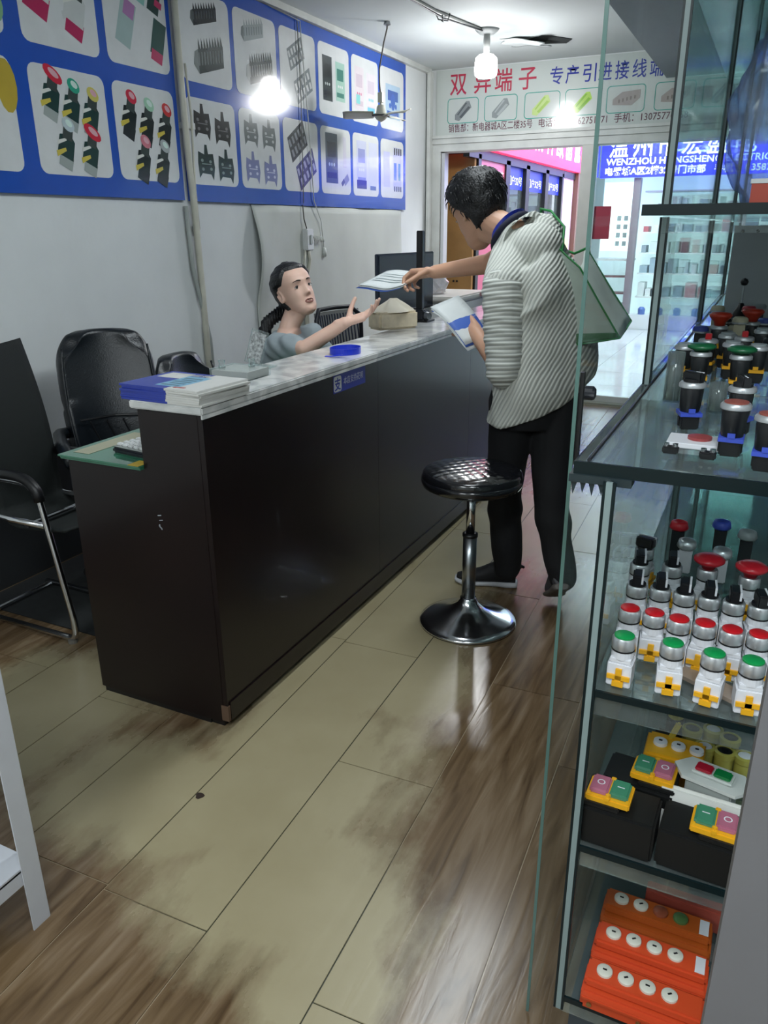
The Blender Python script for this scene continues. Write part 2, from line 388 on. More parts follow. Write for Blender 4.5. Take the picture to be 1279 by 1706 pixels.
def pic_button(p, u, v, s, cap, body='#1d3b38', base='#9aa39f', stripe='#c9b84f', ang=-0.25, mush=False):
    def T(a, b): return (u + (a * math.cos(ang) - b * math.sin(ang)) * s, v + (a * math.sin(ang) + b * math.cos(ang)) * s)
    def PL_(pts, c): p.poly([T(a, b) for a, b in pts], c)
    PL_([(-.22, -.62), (.26, -.7), (.3, -.35), (-.2, -.3)], base)
    PL_([(-.3, -.35), (.28, -.42), (.3, .1), (.1, .3), (-.26, .18)], body)
    PL_([(-.34, -.3), (-.28, -.44), (.02, -.2), (-.02, -.12)], stripe); PL_([(-.34, -.02), (-.3, -.12), (.0, .08), (-.04, .14)], '#d7d9d2')
    PL_([(-.16, .12), (.2, .1), (.2, .46), (-.14, .48)], '#3a4442')
    w = .36 if mush else .24
    c = T(.02, .52); p.ell(c[0], c[1], w * s, .17 * s, cap, ang - 0.3)
    c = T(.04, .56); p.ell(c[0], c[1], w * .55 * s, .08 * s, '#d5a5ae' if cap.startswith('#c') else '#cfe6dd', ang - 0.3)
def pic_comb(p, u, v, w, h, col, top, n=9, sl=0.22):
    p.poly([(u - w/2, v - h/2 - w * .05), (u + w/2, v - h/2 + w * sl), (u + w/2, v + h * .2 + w * sl), (u - w/2, v + h * .2)], col)
    p.poly([(u - w/2 - h * .28, v - h * .3), (u - w/2, v - h/2 - w * .05), (u - w/2, v + h * .2), (u - w/2 - h * .2, v + h * .1)], top)
    for i in range(n):
        a = u - w/2 + w * (i + .1) / n; b = v + h * .2 + w * sl * i / n
        p.poly([(a, b), (a + w / n * .75, b + .002), (a + w / n * .2, b + h * .34)], col)
        p.poly([(a, b - h * .1), (a + w / n * .3, b - h * .1), (a + w / n * .3, b - h * .5), (a, b - h * .52)], top)
def pic_relay(p, u, v, s, col, acc):
    p.poly([(u - .4*s, v - .45*s), (u - .25*s, v - .3*s), (u + .2*s, v - .32*s), (u + .32*s, v - .5*s), (u + .42*s, v - .1*s), (u + .36*s, v + .3*s), (u + .1*s, v + .28*s), (u + .06*s, v + .55*s), (u - .06*s, v + .55*s), (u - .1*s, v + .26*s), (u - .4*s, v + .34*s), (u - .44*s, v)], col)
    for a, b in ((-.22, .08), (.2, .06), (-.2, -.18), (.22, -.16)): p.ell(u + a*s, v + b*s, .07*s, .05*s, acc)
    p.rect(u, v - .02*s, .5*s, .03*s, acc)
def pic_box(p, u, v, w, h, col, scr, acc, ang=0):
    p.rect(u, v, w, h, col, ang); p.rect(u, v + h * .18, w * .7, h * .3, scr, ang)
    for i in range(3): p.ell(u + w * (-.2 + .2 * i), v - h * .12, w * .07, w * .07, acc)
    p.rect(u, v - h * .34, w * .8, h * .12, scr, ang)
def pic_block(p, u, v, w, h, ang, col, acc):
    p.rect(u, v, w, h, col, ang, .2)
    c, q = math.cos(ang), math.sin(ang)
    for i in range(5):
        for j in (-1, 1):
            a = w * (-.38 + .19 * i); b = j * h * .22; p.rect(u + a * c - b * q, v + a * q + b * c, w * .1, h * .3, acc, ang)

BX = -2.905
def board(label, y0, y1, z0, z1):
    t = thing('product_board', label, 'poster board', (BX, (y0 + y1) / 2, z0))
    box('backing', (-2.924, BX, y0, y1, z0, z1), M_blue, t); return t
bl = board('left blue product board with white panels of pushbuttons, left of the pipe', 1.2, 3.585, 1.648, 2.738)
br = board('right blue product board with white panels of terminals and relays, behind the fan', 3.635, 6.478, 1.645, 2.735)
def cell(b, y, z, kind):
    P = [(BX, y + a, z + c) for a, c in rrect(0, 0, .43, .428, .04)]
    o = MB().prism(P, (0.0012, 0, 0)).build('product_panel', M_cell, b)
    p = PIC((BX + .0012, y, z), (0, 1, 0), (0, 0, 1), (1, 0, 0))
    kind(p); 
    if p.polys: p.build('product_picture', o)
R1, R2 = 2.234, 1.732
def k_lanterns(p):
    for u, v, s in ((.12, .28, .26), (.31, .19, .2)):
        pic_button(p, u, v, s, '#c02a52', '#c4c8c6', '#b01f55', '#c4c8c6', mush=False)
def k_teal(p):
    p.rect(.14, .18, .1, .2, '#9fb5b3', -.35); p.rect(.17, .24, .07, .07, '#a878a8', -.35); p.rect(.25, .35, .1, .13, '#86b5ae', -.3)
    p.rect(.36, .34, .08, .17, '#1d3b38', -.3); p.rect(.38, .3, .05, .03, '#b5345f', -.3)
    p.rect(.36, .15, .09, .16, '#1f4a44', -.3); p.rect(.34, .07, .08, .05, '#b5345f', -.3)
def k_5btn(p):
    for u, v, c, m in ((.11, .33, '#c5283f', 1), (.22, .3, '#2f9c80', 0), (.33, .28, '#c7bd62', 0), (.16, .14, '#b5c4c9', 0), (.30, .12, '#c5283f', 1)): pic_button(p, u, v - .01, .155, c, mush=bool(m))
def k_5btn2(p):
    for u, v, c in ((.1, .3, '#c02a42'), (.22, .28, '#9cc7ac'), (.35, .27, '#c33a3a'), (.17, .11, '#c87a86'), (.31, .1, '#a6aeae')): pic_button(p, u, v - .01, .16, c, '#1c2727', '#262b2f')
def k_comb2(p): pic_comb(p, .22, .32, .2, .09, '#23282a', '#4e5555'); pic_comb(p, .25, .13, .22, .15, '#2b3533', '#767d7c')
def k_comb3(p): pic_comb(p, .2, .33, .2, .1, '#98a1a1', '#6b7475', 8); pic_comb(p, .26, .14, .24, .14, '#39403f', '#b1b4b2', 10)
def k_blk(p): pic_block(p, .19, .3, .2, .12, .5, '#6a7174', '#c1c4c4'); pic_block(p, .27, .13, .22, .13, .5, '#7c8386', '#d3d5d5')
def k_vfd(p): pic_box(p, .12, .22, .13, .27, '#2c3436', '#171b1d', '#aab2b2'); pic_box(p, .3, .22, .13, .24, '#9fc4b6', '#3f7d70', '#d8dedb')
def k_cont(p): pic_box(p, .12, .22, .14, .28, '#d6cdd2', '#c4b6c1', '#c77f9a'); pic_box(p, .31, .2, .15, .28, '#d8d2d8', '#c9c0cc', '#7ec4cf'); p.rect(.1, .15, .06, .06, '#7fc8c6'); p.rect(.31, .09, .12, .05, '#6fb9cf')
def k_blue(p): pic_box(p, .23, .2, .27, .24, '#a5bfd4', '#3a5ea6', '#3a62b4'); p.ell(.23, .2, .04, .06, '#3a62b4')
def k_rel(p):
    for u, v in ((.13, .31), (.31, .29)): pic_relay(p, u, v, .17, '#2c2c2c', '#747474')
    for u, v in ((.14, .11), (.32, .1)): pic_relay(p, u, v, .17, '#1f3330', '#7f8d89')
def k_relf(p):
    for u, v in ((.12, .31), (.31, .3)): pic_relay(p, u, v, .17, '#6b7272', '#b9bdbd')
    for u, v in ((.12, .11), (.31, .1)): pic_relay(p, u, v, .17, '#7b7fa8', '#c4c7dd')
def k_dia(p): pic_block(p, .17, .3, .23, .15, .55, '#3b3d42', '#878a90'); pic_block(p, .27, .14, .25, .15, .55, '#50517c', '#a5a7cc')
def k_vfd2(p): pic_box(p, .15, .23, .17, .32, '#4e5a66', '#2b333e', '#aab8c8'); p.rect(.34, .28, .05, .2, '#c9c7d2'); p.rect(.36, .1, .08, .05, '#8d90a8', .6); p.rect(.31, .08, .05, .03, '#5c5f7a', .7)
def k_met(p): pic_box(p, .14, .22, .16, .32, '#c1c6dd', '#8d93c4', '#d8dcea'); p.rect(.14, .08, .16, .06, '#3b3c78'); p.rect(.33, .22, .14, .32, '#cbd0e2'); p.rect(.33, .06, .1, .03, '#5a6ea0')
def k_brk(p):
    p.rect(.11, .21, .12, .26, '#c3c6e6'); p.rect(.31, .22, .15, .32, '#b7bcd2'); p.rect(.27, .2, .05, .13, '#3a6fd0'); p.rect(.35, .2, .04, .13, '#2c7f92')
    for i in range(4): p.rect(.26 + .04 * i, .35, .022, .05, '#20242c'); p.rect(.26 + .04 * i, .07, .022, .04, '#45494f')
def k_none(p): p.ell(.40, .32, .05, .1, '#b9a23c'); p.ell(.2, .2, .06, .06, '#8c9694')
def k_none2(p): p.ell(.4, .1, .04, .06, '#7fae84')
for y, a, b in ((1.67, k_none2, k_none), (2.13, k_none2, k_none), (2.645, k_lanterns, k_5btn), (3.125, k_teal, k_5btn2)):
    cell(bl, y, R1, a); cell(bl, y, R2, b)
for i, (a, b) in enumerate(((k_comb2, k_rel), (k_comb3, k_relf), (k_blk, k_dia), (k_vfd, k_vfd2), (k_cont, k_met), (k_blue, k_brk))):
    cell(br, 3.655 + .469 * i, R1, a); cell(br, 3.655 + .469 * i, R2, b)

# conduit between the boards, loose cables, wall sheet
M_pipe = mat('old_pvc', '#c3c2b4', 0.5, nscale=8, namt=0.12)
t = thing('wall_conduit', 'old white vertical conduit running down the wall between the two blue boards', 'pipe', (-2.9, 3.61, 0.1))
MB().tube([(-2.885, 3.61, 2.74), (-2.885, 3.61, 2.2), (-2.885, 3.615, 1.9), (-2.89, 3.64, 1.6), (-2.9, 3.66, 1.2), (-2.9, 3.67, 0.1)], 0.018, 10).build('pipe', M_pipe, t, smooth=True)
MB().tube([(-2.87, 3.635, 2.3), (-2.868, 3.65, 2.05), (-2.872, 3.648, 1.95), (-2.875, 3.64, 1.7), (-2.89, 3.665, 1.5)], 0.006, 6).build('cable', M_pipe, t, smooth=True)
MB().tube([(-2.905, 3.585, 1.62), (-2.905, 3.60, 1.3), (-2.905, 3.70, 0.9), (-2.905, 3.72, 0.3)], 0.012, 8).build('cable', mat('greyed_cable', '#9aa09c', 0.6), t, smooth=True)
box('clip', (-2.925, -2.865, 3.59, 3.64, 2.68, 2.72), M_trim, t); box('clip', (-2.925, -2.88, 3.61, 3.69, 2.0, 2.03), M_trim, t)
t = thing('cable_outlet', 'small white oval cable plug with a black hole beside the conduit', 'outlet', (-2.92, 3.67, 1.5))
MB().lathe([(0, 0), (.022, .002), (.026, .008), (.018, .014), (0, .015)], (-2.925, 3.668, 1.50), 16, (1, 0, 0)).build('cover', M_white, t, smooth=True)
box('hole', (-2.911, -2.908, 3.662, 3.674, 1.488, 1.512), M_black, t)
# loose sheet of wall paper with a curled edge
t = thing('wall_sheet', 'loose grey-white sheet peeling off the wall under the right board, left edge curled', 'wall sheet', (-2.92, 4.5, 0.5))
def sheet(u, v):
    y = 4.215 + u * 2.2; z = 1.64 - v * 1.1
    curl = 0.05 * math.exp(-(u * 2.2 / 0.16) ** 2) * math.sin(min(1, v * 1.9) * PI) + 0.012 * math.sin(u * 9 + v * 5) ** 2 * (1 - v) + .014 * math.exp(-((u * 2.2 - .28 + v * .35) / .06) ** 2)
    return (-2.918 + curl, y - 0.1 * u * v * 0, z)
MB().grid(sheet, 60, 24).build('sheet', mat('peeling_sheet', '#bfc3bd', 0.7, nscale=3, namt=0.06), t, smooth=True, solid=0.002)
# switch box with a bundle of wire
t = thing('switch_box', 'white switch box on the wall with bundled white cable, above the seated woman', 'switch box', (-2.91, 4.84, 1.38))
box('cover', (-2.925, -2.88, 4.80, 4.89, 1.36, 1.50), M_white, t, bevel=.006)
box('rocker_switch', (-2.88, -2.872, 4.83, 4.86, 1.40, 1.46), mat('switch_grey', '#aab0ae', .5), t, bevel=.003)
MB().tube([(-2.90, 4.79, 1.65), (-2.90, 4.80, 1.56), (-2.9, 4.83, 1.5)], .004, 6).build('cable', mat('dark_cable', '#54544c', .6), t, smooth=True)
MB().tube([(-2.90, 4.84, 1.36), (-2.90, 4.86, 1.30), (-2.9, 4.82, 1.2), (-2.9, 4.80, .95), (-2.9, 4.80, .3)], .012, 8).build('cable', M_pipe, t, smooth=True)
MB().tube([(-2.90, 4.80, 1.36), (-2.90, 4.775, 1.25), (-2.9, 4.775, 1.0), (-2.9, 4.77, .3)], .008, 8).build('cable', M_pipe, t, smooth=True)
pts = [(-2.88, 4.88 + .15 * i / 40, 1.44 + .018 * math.sin(i * 1.1) - .01 * i / 40) for i in range(41)]
MB().tube(pts, .004, 5).build('cable_coil', M_trim, t, smooth=True)
MB().tube([(-2.895, 4.47, 2.735), (-2.893, 4.83, 2.72), (-2.89, 4.86, 2.4), (-2.89, 4.90, 2.0), (-2.895, 4.93, 1.68), (-2.9, 5.03, 1.55), (-2.9, 5.05, 1.38)], .0035, 5).build('cable', M_trim, t, smooth=True)
MB().tube([(-2.895, 4.80, 2.735), (-2.893, 4.81, 2.3), (-2.893, 4.79, 1.66)], .003, 5).build('cable', mat('thin_cable', '#8f908c', .6), t, smooth=True)
MB().lathe([(0, 0), (.014, .004), (.018, .03), (.012, .06), (0, .065)], (-2.9, 5.06, 1.31), 10).build('pull_switch', M_trim, t, smooth=True)
MB().tube([(-2.9, 5.05, 1.4), (-2.9, 5.06, 1.37)], .003, 5).build('pull_cord', M_trim, t)

# small hanging ceiling fan
FX, FY = -2.56, 5.30
t = thing('hanging_fan', 'small beige three-blade fan hanging on a thin wire near the right board', 'fan', (FX, FY, 2.2))
M_fan = mat('fan_beige', '#cdccbd', .45)
MB().tube([(-2.53, 5.34, 2.78), (-2.53, 5.34, 2.74), (-2.55, 5.33, 2.66), (-2.575, 5.31, 2.5), (-2.57, 5.30, 2.42), (FX, FY, 2.33)], .005, 6).build('suspension_wire', mat('fan_wire', '#5c574e', .6), t, smooth=True)
MB().lathe([(0, 0), (.025, .01), (.018, .03), (0, .03)], (-2.53, 5.34, 2.75), 12).build('hook', M_steel, t)
MB().cyl((FX, FY, 2.25), (FX, FY, 2.35), .008, 10).box(FX - .016, FX + .016, FY - .016, FY + .016, 2.30, 2.36).build('stem', M_fan, t)
MB().lathe([(0, -.045), (.03, -.03), (.045, -.012), (.055, -.004), (.055, .004), (.035, .01), (.028, .05), (.02, .06), (0, .062)], (FX, FY, 2.225), 20).build('motor_housing', M_fan, t, smooth=True)
MB().lathe([(.03, -.008), (.062, -.006), (.062, .0), (.03, .002)], (FX, FY, 2.222), 20).build('hub_ring', M_dark, t)
for i, a in enumerate((math.radians(205), math.radians(-35 + 12), math.radians(85))):
    u = Vector((math.cos(a), math.sin(a), 0)); w = Vector((-u.y, u.x, 0))
    def bl_(p, q, u=u, w=w):
        r = .05 + .21 * p; wd = .045 + .03 * math.sin(p * PI * .75) ; 
        if p > .9: wd *= 1 - (p - .9) * 5
        return Vector((FX, FY, 2.225)) + u * r + w * (q - .5) * wd * 1.7 + Vector((0, 0, (q - .5) * .03))
    MB().grid(bl_, 12, 4).build('blade', M_fan, t, smooth=True, solid=.004)

# ceiling lamp, conduit and the hole in the ceiling
LX, LY = -2.01, 5.85
t = thing('ceiling_lamp', 'bright white bulb hanging from the ceiling in front of the shop sign', 'lamp', (LX, LY, 2.5))
MB().lathe([(0, -.03), (.05, -.03), (.075, -.012), (.085, 0), (0, 0)], (LX, LY, CZ), 20).build('ceiling_rose', mat('rose_grey', '#8b9090', .5), t, smooth=True)
MB().lathe([(.02, 0), (.024, .08), (.02, .13)], (LX, LY, 2.63), 14).build('lamp_holder', mat('holder_grey', '#9a9d9b', .5), t, smooth=True)
b = MB().lathe([(0, 0), (.06, .002), (.076, .015), (.08, .06), (.074, .12), (.05, .14), (.022, .148), (0, .148)], (LX, LY, 2.485), 24).build('bulb', mat('bulb_light', '#ffffff', .4, emit=14), t, smooth=True)
point_light('bulb_light', (LX, LY, 2.46), 36, (0.97, 0.99, 1.0), .06)
t = thing('ceiling_conduit', 'grey cable conduit clipped along the ceiling to the bulb', 'conduit', (-2.11, 5.5, 2.76))
MB().tube([(-2.30, 2.0, 2.768), (-2.15, 4.7, 2.768), (-2.13, 5.2, 2.768), (-2.03, 5.82, 2.768)], .012, 8).build('pipe', mat('conduit_grey', '#9c9f9c', .5), t, smooth=True)
MB().tube([(-2.26, 2.5, 2.76), (-2.14, 4.9, 2.758), (-2.12, 5.3, 2.75), (-2.02, 5.80, 2.762)], .005, 6).build('cable', M_dark, t, smooth=True)
MB().tube([(-2.16, 5.28, 2.775), (-2.15, 5.30, 2.745), (-2.10, 5.34, 2.74), (-2.08, 5.32, 2.775)], .004, 6).tube([(-2.15, 5.35, 2.75), (-2.12, 5.31, 2.73), (-2.11, 5.27, 2.76)], .003, 6).build('wire_tie', M_dark, t, smooth=True)
t = thing('ceiling_hole', 'broken dark hole with a hanging plaster flap in the ceiling right of the bulb', 'ceiling hole', (-1.75, 6.35, 2.77))
MB().prism([(-1.93, 6.33, 2.7795), (-1.80, 6.45, 2.7795), (-1.62, 6.52, 2.7795), (-1.55, 6.40, 2.7795), (-1.66, 6.24, 2.7795), (-1.72, 6.2, 2.7795)], (0, 0, -.004)).build('opening', mat('hole_dark', '#2b3030', .9), t)
def flap(u, v): return (-2.02 + .30 * u + .03 * math.sin(v * 9), 6.15 + .27 * v + .02 * math.sin(u * 11), 2.772 - .05 * (u ** 2) * (1 - .4 * v))
MB().grid(flap, 12, 10).build('plaster_flap', M_ceil, t, smooth=True, solid=.006)

# ================================================================== SHOP SIGN OVER THE DOOR
SY = 7.055
t = thing('shop_sign', 'long white shop sign over the doorway with red and blue Chinese lettering', 'sign', (-1.0, SY, 2.27))
box('sign_panel', (-2.87, .75, SY, SY + .02, 2.265, 2.772), mat('sign_white', '#c3cac6', .2, coat=.3, nscale=2, namt=.03), t)
M_sr = ink('#b5304a'); M_sb = ink('#2c3796'); M_sg = ink('#3f9c8d'); M_sk = ink('#6a4650')
XD, ZD = (1, 0, 0), (0, 0, 1)
for ch, x0 in (('双', -2.745), ('异', -2.53), ('端', -2.345), ('子', -2.14)):
    text_obj('sign_character', ch, .185, (x0, SY - .0012, 2.59), XD, ZD, M_sr, t, bold=.0015, fitw=.15)
for i, ch in enumerate('专产引进接线端子'):
    text_obj('sign_character', ch, .14, (-1.875 + .131 * i, SY - .0012, 2.605), XD, ZD, M_sb, t, bold=.001, fitw=.105)
cells_s = [(-2.762, -2.478, 0), (-2.425, -2.135, 1), (-2.075, -1.775, 2), (-1.735, -1.44, 3), (-1.40, -1.10, 4), (-1.03, -.73, 5), (-.68, -.4, 1), (-.35, -.05, 0), (.0, .3, 4)]
for a, b, k in cells_s:
    P = rrect(a, 2.352, b - a, .198, .03); Q = rrect(a + .006, 2.358, b - a - .012, .186, .025)
    f = MB(); n = len(P); V = [f.bm.verts.new((x, SY - .001, z)) for x, z in P]; U = [f.bm.verts.new((x, SY - .001, z)) for x, z in Q]
    for i in range(n): f.bm.faces.new((V[i], V[(i + 1) % n], U[(i + 1) % n], U[i]))
    o = f.build('picture_frame', M_sg, t)
    p = PIC((a, SY - .001, 2.352), (1, 0, 0), (0, 0, 1), (0, -1, 0)); w = b - a
    col = ['#83898a', '#8f9696', '#c3d98f', '#a9d05c', '#a39c98', '#a59d98'][k]; dk = ['#5a6062', '#adb3b3', '#a9c96b', '#7fb23a', '#857d78', '#7d756f'][k]
    if k in (4, 5): p.poly([(.05, .06), (.2, .05), (.26, .1), (.26, .16), (.12, .15), (.05, .1)], col); [p.rect(.1 + .03 * i, .085 + .006 * i, .012, .025, dk) for i in range(5)]
    else: p.poly([(.07, .03), (.11, .02), (.22, .12), (.2, .17), (.17, .17), (.07, .07)], col); p.poly([(.11, .05), (.13, .04), (.21, .12), (.19, .13)], dk); p.poly([(.09, .07), (.1, .065), (.18, .155), (.165, .16)], dk)
    p.build('terminal_picture', o)
for s_, x0, w in (('销售部：新电器城A区二楼35号', -2.75, .75), ('电话：0577-62751171', -1.95, .56), ('手机：13075776868', -1.33, .56)):
    text_obj('sign_line', s_, .072, (x0, SY - .0012, 2.29), XD, ZD, M_sk, t, fitw=w, bold=.0004)

# ================================================================== ACROSS THE CORRIDOR
M_tile = mat('corridor_tile', '#cfcdd2', .12, nscale=3, namt=.05, coat=.3)
cf = struct(box('floor_corridor', (-3.2, 3.0, 7.16, 12.7, -.12, -.006), mat('tile_joint', '#8c8a8c', .6)))
for i in range(8):
    for j in range(7):
        box('floor_tile', (-3.2 + .78 * i + .002, -3.2 + .78 * (i + 1) - .002, 7.17 + .79 * j + .002, 7.17 + .79 * (j + 1) - .002, -.006, 0), M_tile, cf)
struct(box('ceiling_corridor', (-3.4, 3.2, 7.2, 15.0, 3.15, 3.25), M_ceil))
struct(box('wall_corridor_end', (-3.4, 3.2, 14.9, 15.0, 0, 3.2), M_wall))
struct(box('wall_corridor_right', (3.0, 3.2, 7.2, 15.0, 0, 3.2), M_wall))
struct(box('wall_corridor_left', (-3.4, -3.2, 7.2, 15.0, 0, 3.2), M_wall))
# store on the left side of the corridor
SX = -2.62
M_wood = mat('door_wood', '#96703f', .4, nscale=4, namt=.2); M_bf = mat('black_frame', '#16181c', .4)
M_ws = mat('wood_post', '#6b4d42', .5)
t = thing('side_store_front', 'dark framed side storefront with brown wooden door, windows and posters under red sign', 'storefront', (SX, 9.5, 0))
box('wall_panel', (-3.15, SX - .04, 7.45, 12.0, 0, 3.1), mat('store_wall', '#3b3a40', .6), t)
d = box('wooden_door', (-3.15, SX, 7.40, 7.45, 0, 2.14), M_wood, t, bevel=.004)
for x in (-2.80, -2.765): MB().lathe([(0, 0), (.01, 0), (.01, .008), (0, .008)], (x, 7.40, 1.01), 10, (0, -1, 0)).build('lock', M_black, d)
for a, b in ((7.46, 7.54), (8.32, 8.46), (9.06, 9.20), (9.90, 10.04), (10.72, 10.80)): box('frame_post', (SX - .04, SX + .02, a, b, 0, 2.14), M_bf, t)
box('frame_rail', (SX - .04, SX + .02, 7.2, 12.0, 2.10, 2.18), M_bf, t)
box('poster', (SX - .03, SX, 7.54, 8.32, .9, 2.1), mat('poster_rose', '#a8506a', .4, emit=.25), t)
po = text_obj('poster_text', '诚招全国代理商', .12, (SX + .001, 7.58, 1.93), (0, 1, 0), ZD, mat('poster_ink', '#e6cdd6', .5), t, fitw=.7)
text_obj('poster_text', '加盟合作', .12, (SX + .001, 7.8, 1.75), (0, 1, 0), ZD, bpy.data.materials['poster_ink'], t, fitw=.4)
M_lit = mat('lit_interior', '#dfe8f2', .5, emit=1.0); M_lit2 = mat('lit_cyan', '#63b7d6', .5, emit=.7)
for a, b in ((8.46, 9.06), (9.20, 9.90), (10.04, 10.72)):
    w = box('window_pane', (SX - .03, SX - .025, a, b, .9, 2.1), glass_mat('store_glass', (.8, .87, .92), 1.0, .03, .05), t)
    box('lit_display', (SX - .039, SX - .036, a + .04, b - .02, .95, 1.85), M_lit, w)
    box('display_band', (SX - .0355, SX - .034, a + .06, b - .05, 1.15, 1.42), M_lit2, w)
    text_obj('window_lettering', '门户32号', .1, (SX - .02, a + .04, 1.93), (0, 1, 0), ZD, mat('lettering_yellow', '#d9dc7a', .5, emit=.5), w, fitw=(b - a) * .85)
    box('window_band', (SX - .03 + .006, SX - .022, a, b, 1.88, 2.1), mat('window_blue', '#2030a0', .4, emit=.3), w)
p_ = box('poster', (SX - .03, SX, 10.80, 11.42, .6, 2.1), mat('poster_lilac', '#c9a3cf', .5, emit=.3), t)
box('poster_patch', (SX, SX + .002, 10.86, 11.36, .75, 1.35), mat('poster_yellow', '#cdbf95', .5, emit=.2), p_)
box('corner_post', (SX - .04, SX + .06, 11.45, 12.0, 0, 2.2), M_ws, t)
t = thing('red_light_sign', 'long red illuminated sign with white characters above the side storefront', 'sign', (SX, 9.6, 2.18))
M_red = mat('red_led', '#d02a4e', .5, emit=1.6, ecol='#e0305a'); M_wh = mat('white_led', '#ffffff', .5, emit=2.6)
box('sign_box', (SX - .03, SX + .07, 7.22, 12.0, 2.185, 2.85), M_red, t)
for i, ch in enumerate('开欣欣成科欧丽诚阳'):
    text_obj('sign_character', ch, .40, (SX + .073, 7.75 + .47 * i, 2.33), (0, 1, 0), ZD, M_wh, t, bold=.004, fitw=.33)
t = thing('blue_light_sign', 'blue illuminated side sign with a yellow disc beside the red sign', 'sign', (-2.6, 12.2, 2.2))
M_blu = mat('blue_led', '#2a2ae0', .5, emit=1.3, ecol='#2a30ff')
box('sign_box', (SX - .04, SX + .08, 12.02, 12.66, 2.185, 2.85), M_blu, t)
MB().lathe([(0, 0), (.12, 0), (.12, .004), (0, .004)], (SX + .08, 12.36, 2.36), 20, (1, 0, 0)).build('yellow_disc', mat('yellow_led', '#ffe84a', .5, emit=2), t)
t = thing('blue_shop_sign', 'wide blue illuminated shop sign reading WENZHOU HONGSHENG ELECTRIC across the corridor', 'sign', (-.8, 12.68, 2.17))
box('sign_box', (-2.52, 1.6, 12.68, 12.78, 2.175, 2.86), M_blu, t)
YS = 12.678
for i, ch in enumerate('温州市宏盛电气有限公司'): text_obj('sign_character', ch, .3, (-2.42 + .335 * i, YS, 2.47), XD, ZD, M_wh, t, bold=.003, fitw=.27)
text_obj('sign_line', 'WENZHOU HONGSHENG ELECTRIC CO.,LTD', .125, (-2.44, YS, 2.345), XD, ZD, M_wh, t, fitw=2.75, bold=.002)
text_obj('sign_line', '电器城A区2楼32号门市部   手机： 13587758688', .12, (-2.46, YS, 2.215), XD, ZD, mat('pale_yellow_led', '#f3f0c0', .5, emit=2.2), t, fitw=2.6, bold=.003)
# shop under the blue sign
t = thing('opposite_shop', 'brightly lit opposite shop with white display board, posts and stocked shelves', 'storefront', (-.8, 12.9, 0))
box('kerb', (-2.6, 1.8, 12.72, 12.95, 0, .22), mat('kerb_white', '#d4d2d6', .3), t)
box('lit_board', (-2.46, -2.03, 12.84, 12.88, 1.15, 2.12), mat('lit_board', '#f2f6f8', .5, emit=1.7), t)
bp_ = bpy.data.objects['lit_board']
for i in range(2):
    for j in range(4): box('product_patch', (-2.24 + .1 * i, -2.18 + .1 * i, 12.835, 12.8395, 1.22 + .12 * j, 1.29 + .12 * j), mat('patch_grey', '#8d9a9c', .5), bp_)
box('post', (-2.03, -1.93, 12.74, 12.88, .22, 2.17), mat('post_taupe', '#7d6f78', .5), t); box('post', (-.55, -.45, 12.74, 12.88, .22, 2.17), bpy.data.materials['post_taupe'], t)
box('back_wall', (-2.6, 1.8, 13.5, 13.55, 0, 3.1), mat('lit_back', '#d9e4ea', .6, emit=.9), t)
for z in (.45, .8, 1.1, 1.4, 1.7, 1.98): box('shelf', (-1.9, 1.6, 13.05, 13.45, z, z + .02), M_white, t)
stock = ['#8b95a0', '#c4ccd2', '#5c6f86', '#d7dadb', '#3a4048', '#96a7b5', '#b55a64', '#a9b7ae']
for z in (.47, .82, 1.12, 1.42, 1.72):
    x = -1.88
    while x < 1.4:
        w = random.uniform(.06, .17); h = random.uniform(.08, .22)
        box('stock_carton', (x, x + w, 13.1, 13.4, z, z + h), mat('stock_' + (c := random.choice(stock)).strip('#'), c, .5), t); x += w + random.uniform(.01, .06)
t = thing('glass_counter', 'low glass display counter with white top in the opposite shop', 'counter', (-2.2, 12.9, .22))
box('cabinet', (-2.5, -2.0, 12.95, 13.3, .22, .35), M_white, t); box('glass_front', (-2.5, -2.0, 12.95, 13.3, .35, 1.0), G_case, t)
for z in (.5, .75): box('tray', (-2.48, -2.02, 12.97, 13.28, z, z + .02), mat('tray_red', '#a05a60', .5), t)
box('countertop', (-2.52, -1.98, 12.93, 13.32, 1.0, 1.03), M_white, t)
for i in range(6): tag(MB().lathe([(0, 0), (.05, 0), (.055, .08), (.03, .11), (0, .11)], (-1.75 + .26 * i, 12.84, .22), 10).build('storage_jar', mat('jar_blue', '#4b66b0', .4), None), 'small blue jar on the opposite kerb, %s of six' % ['leftmost', 'second from the left', 'third from the left', 'third from the right', 'second from the right', 'rightmost'][i], 'jar', 'blue jars on the opposite kerb')

# ================================================================== RECEPTION COUNTER
t = thing('reception_counter', 'long dark brown glossy reception counter with a raised front and lower desk end', 'counter', (-1.6, 3.3, 0))
CY0, CY1 = 1.66, 4.95
# end panel with step outline (polygon in XZ)
P = [(-1.888, CY0, .02), (-1.372, CY0, .02), (-1.372, CY0, 1.018), (-1.583, CY0, 1.018), (-1.583, CY0, .838), (-1.888, CY0, .838)]
MB().prism(P, (0, .02, 0)).build('end_panel', M_counter, t)
n = 3; Ls = (CY1 - CY0) / n
for i in range(n):
    box('front_panel', (-1.372, -1.354, CY0 + i * Ls + .0012, CY0 + (i + 1) * Ls - .0004, .03, 1.02), M_counter, t)
box('front_batten', (-1.3538, -1.349, 1.67, 4.95, .03, .095), M_counter, t)
box('upper_back', (-1.583, -1.565, CY0 + .02, CY1, .84, 1.018), M_counter, t)
box('desk_support', (-1.888, -1.40, 2.7, 2.72, .02, .82), M_counter, t); box('desk_support', (-1.888, -1.40, 3.8, 3.82, .02, .82), M_counter, t)
box('end_panel', (-1.888, -1.372, CY1 - .02, CY1, .02, .82), M_counter, t)
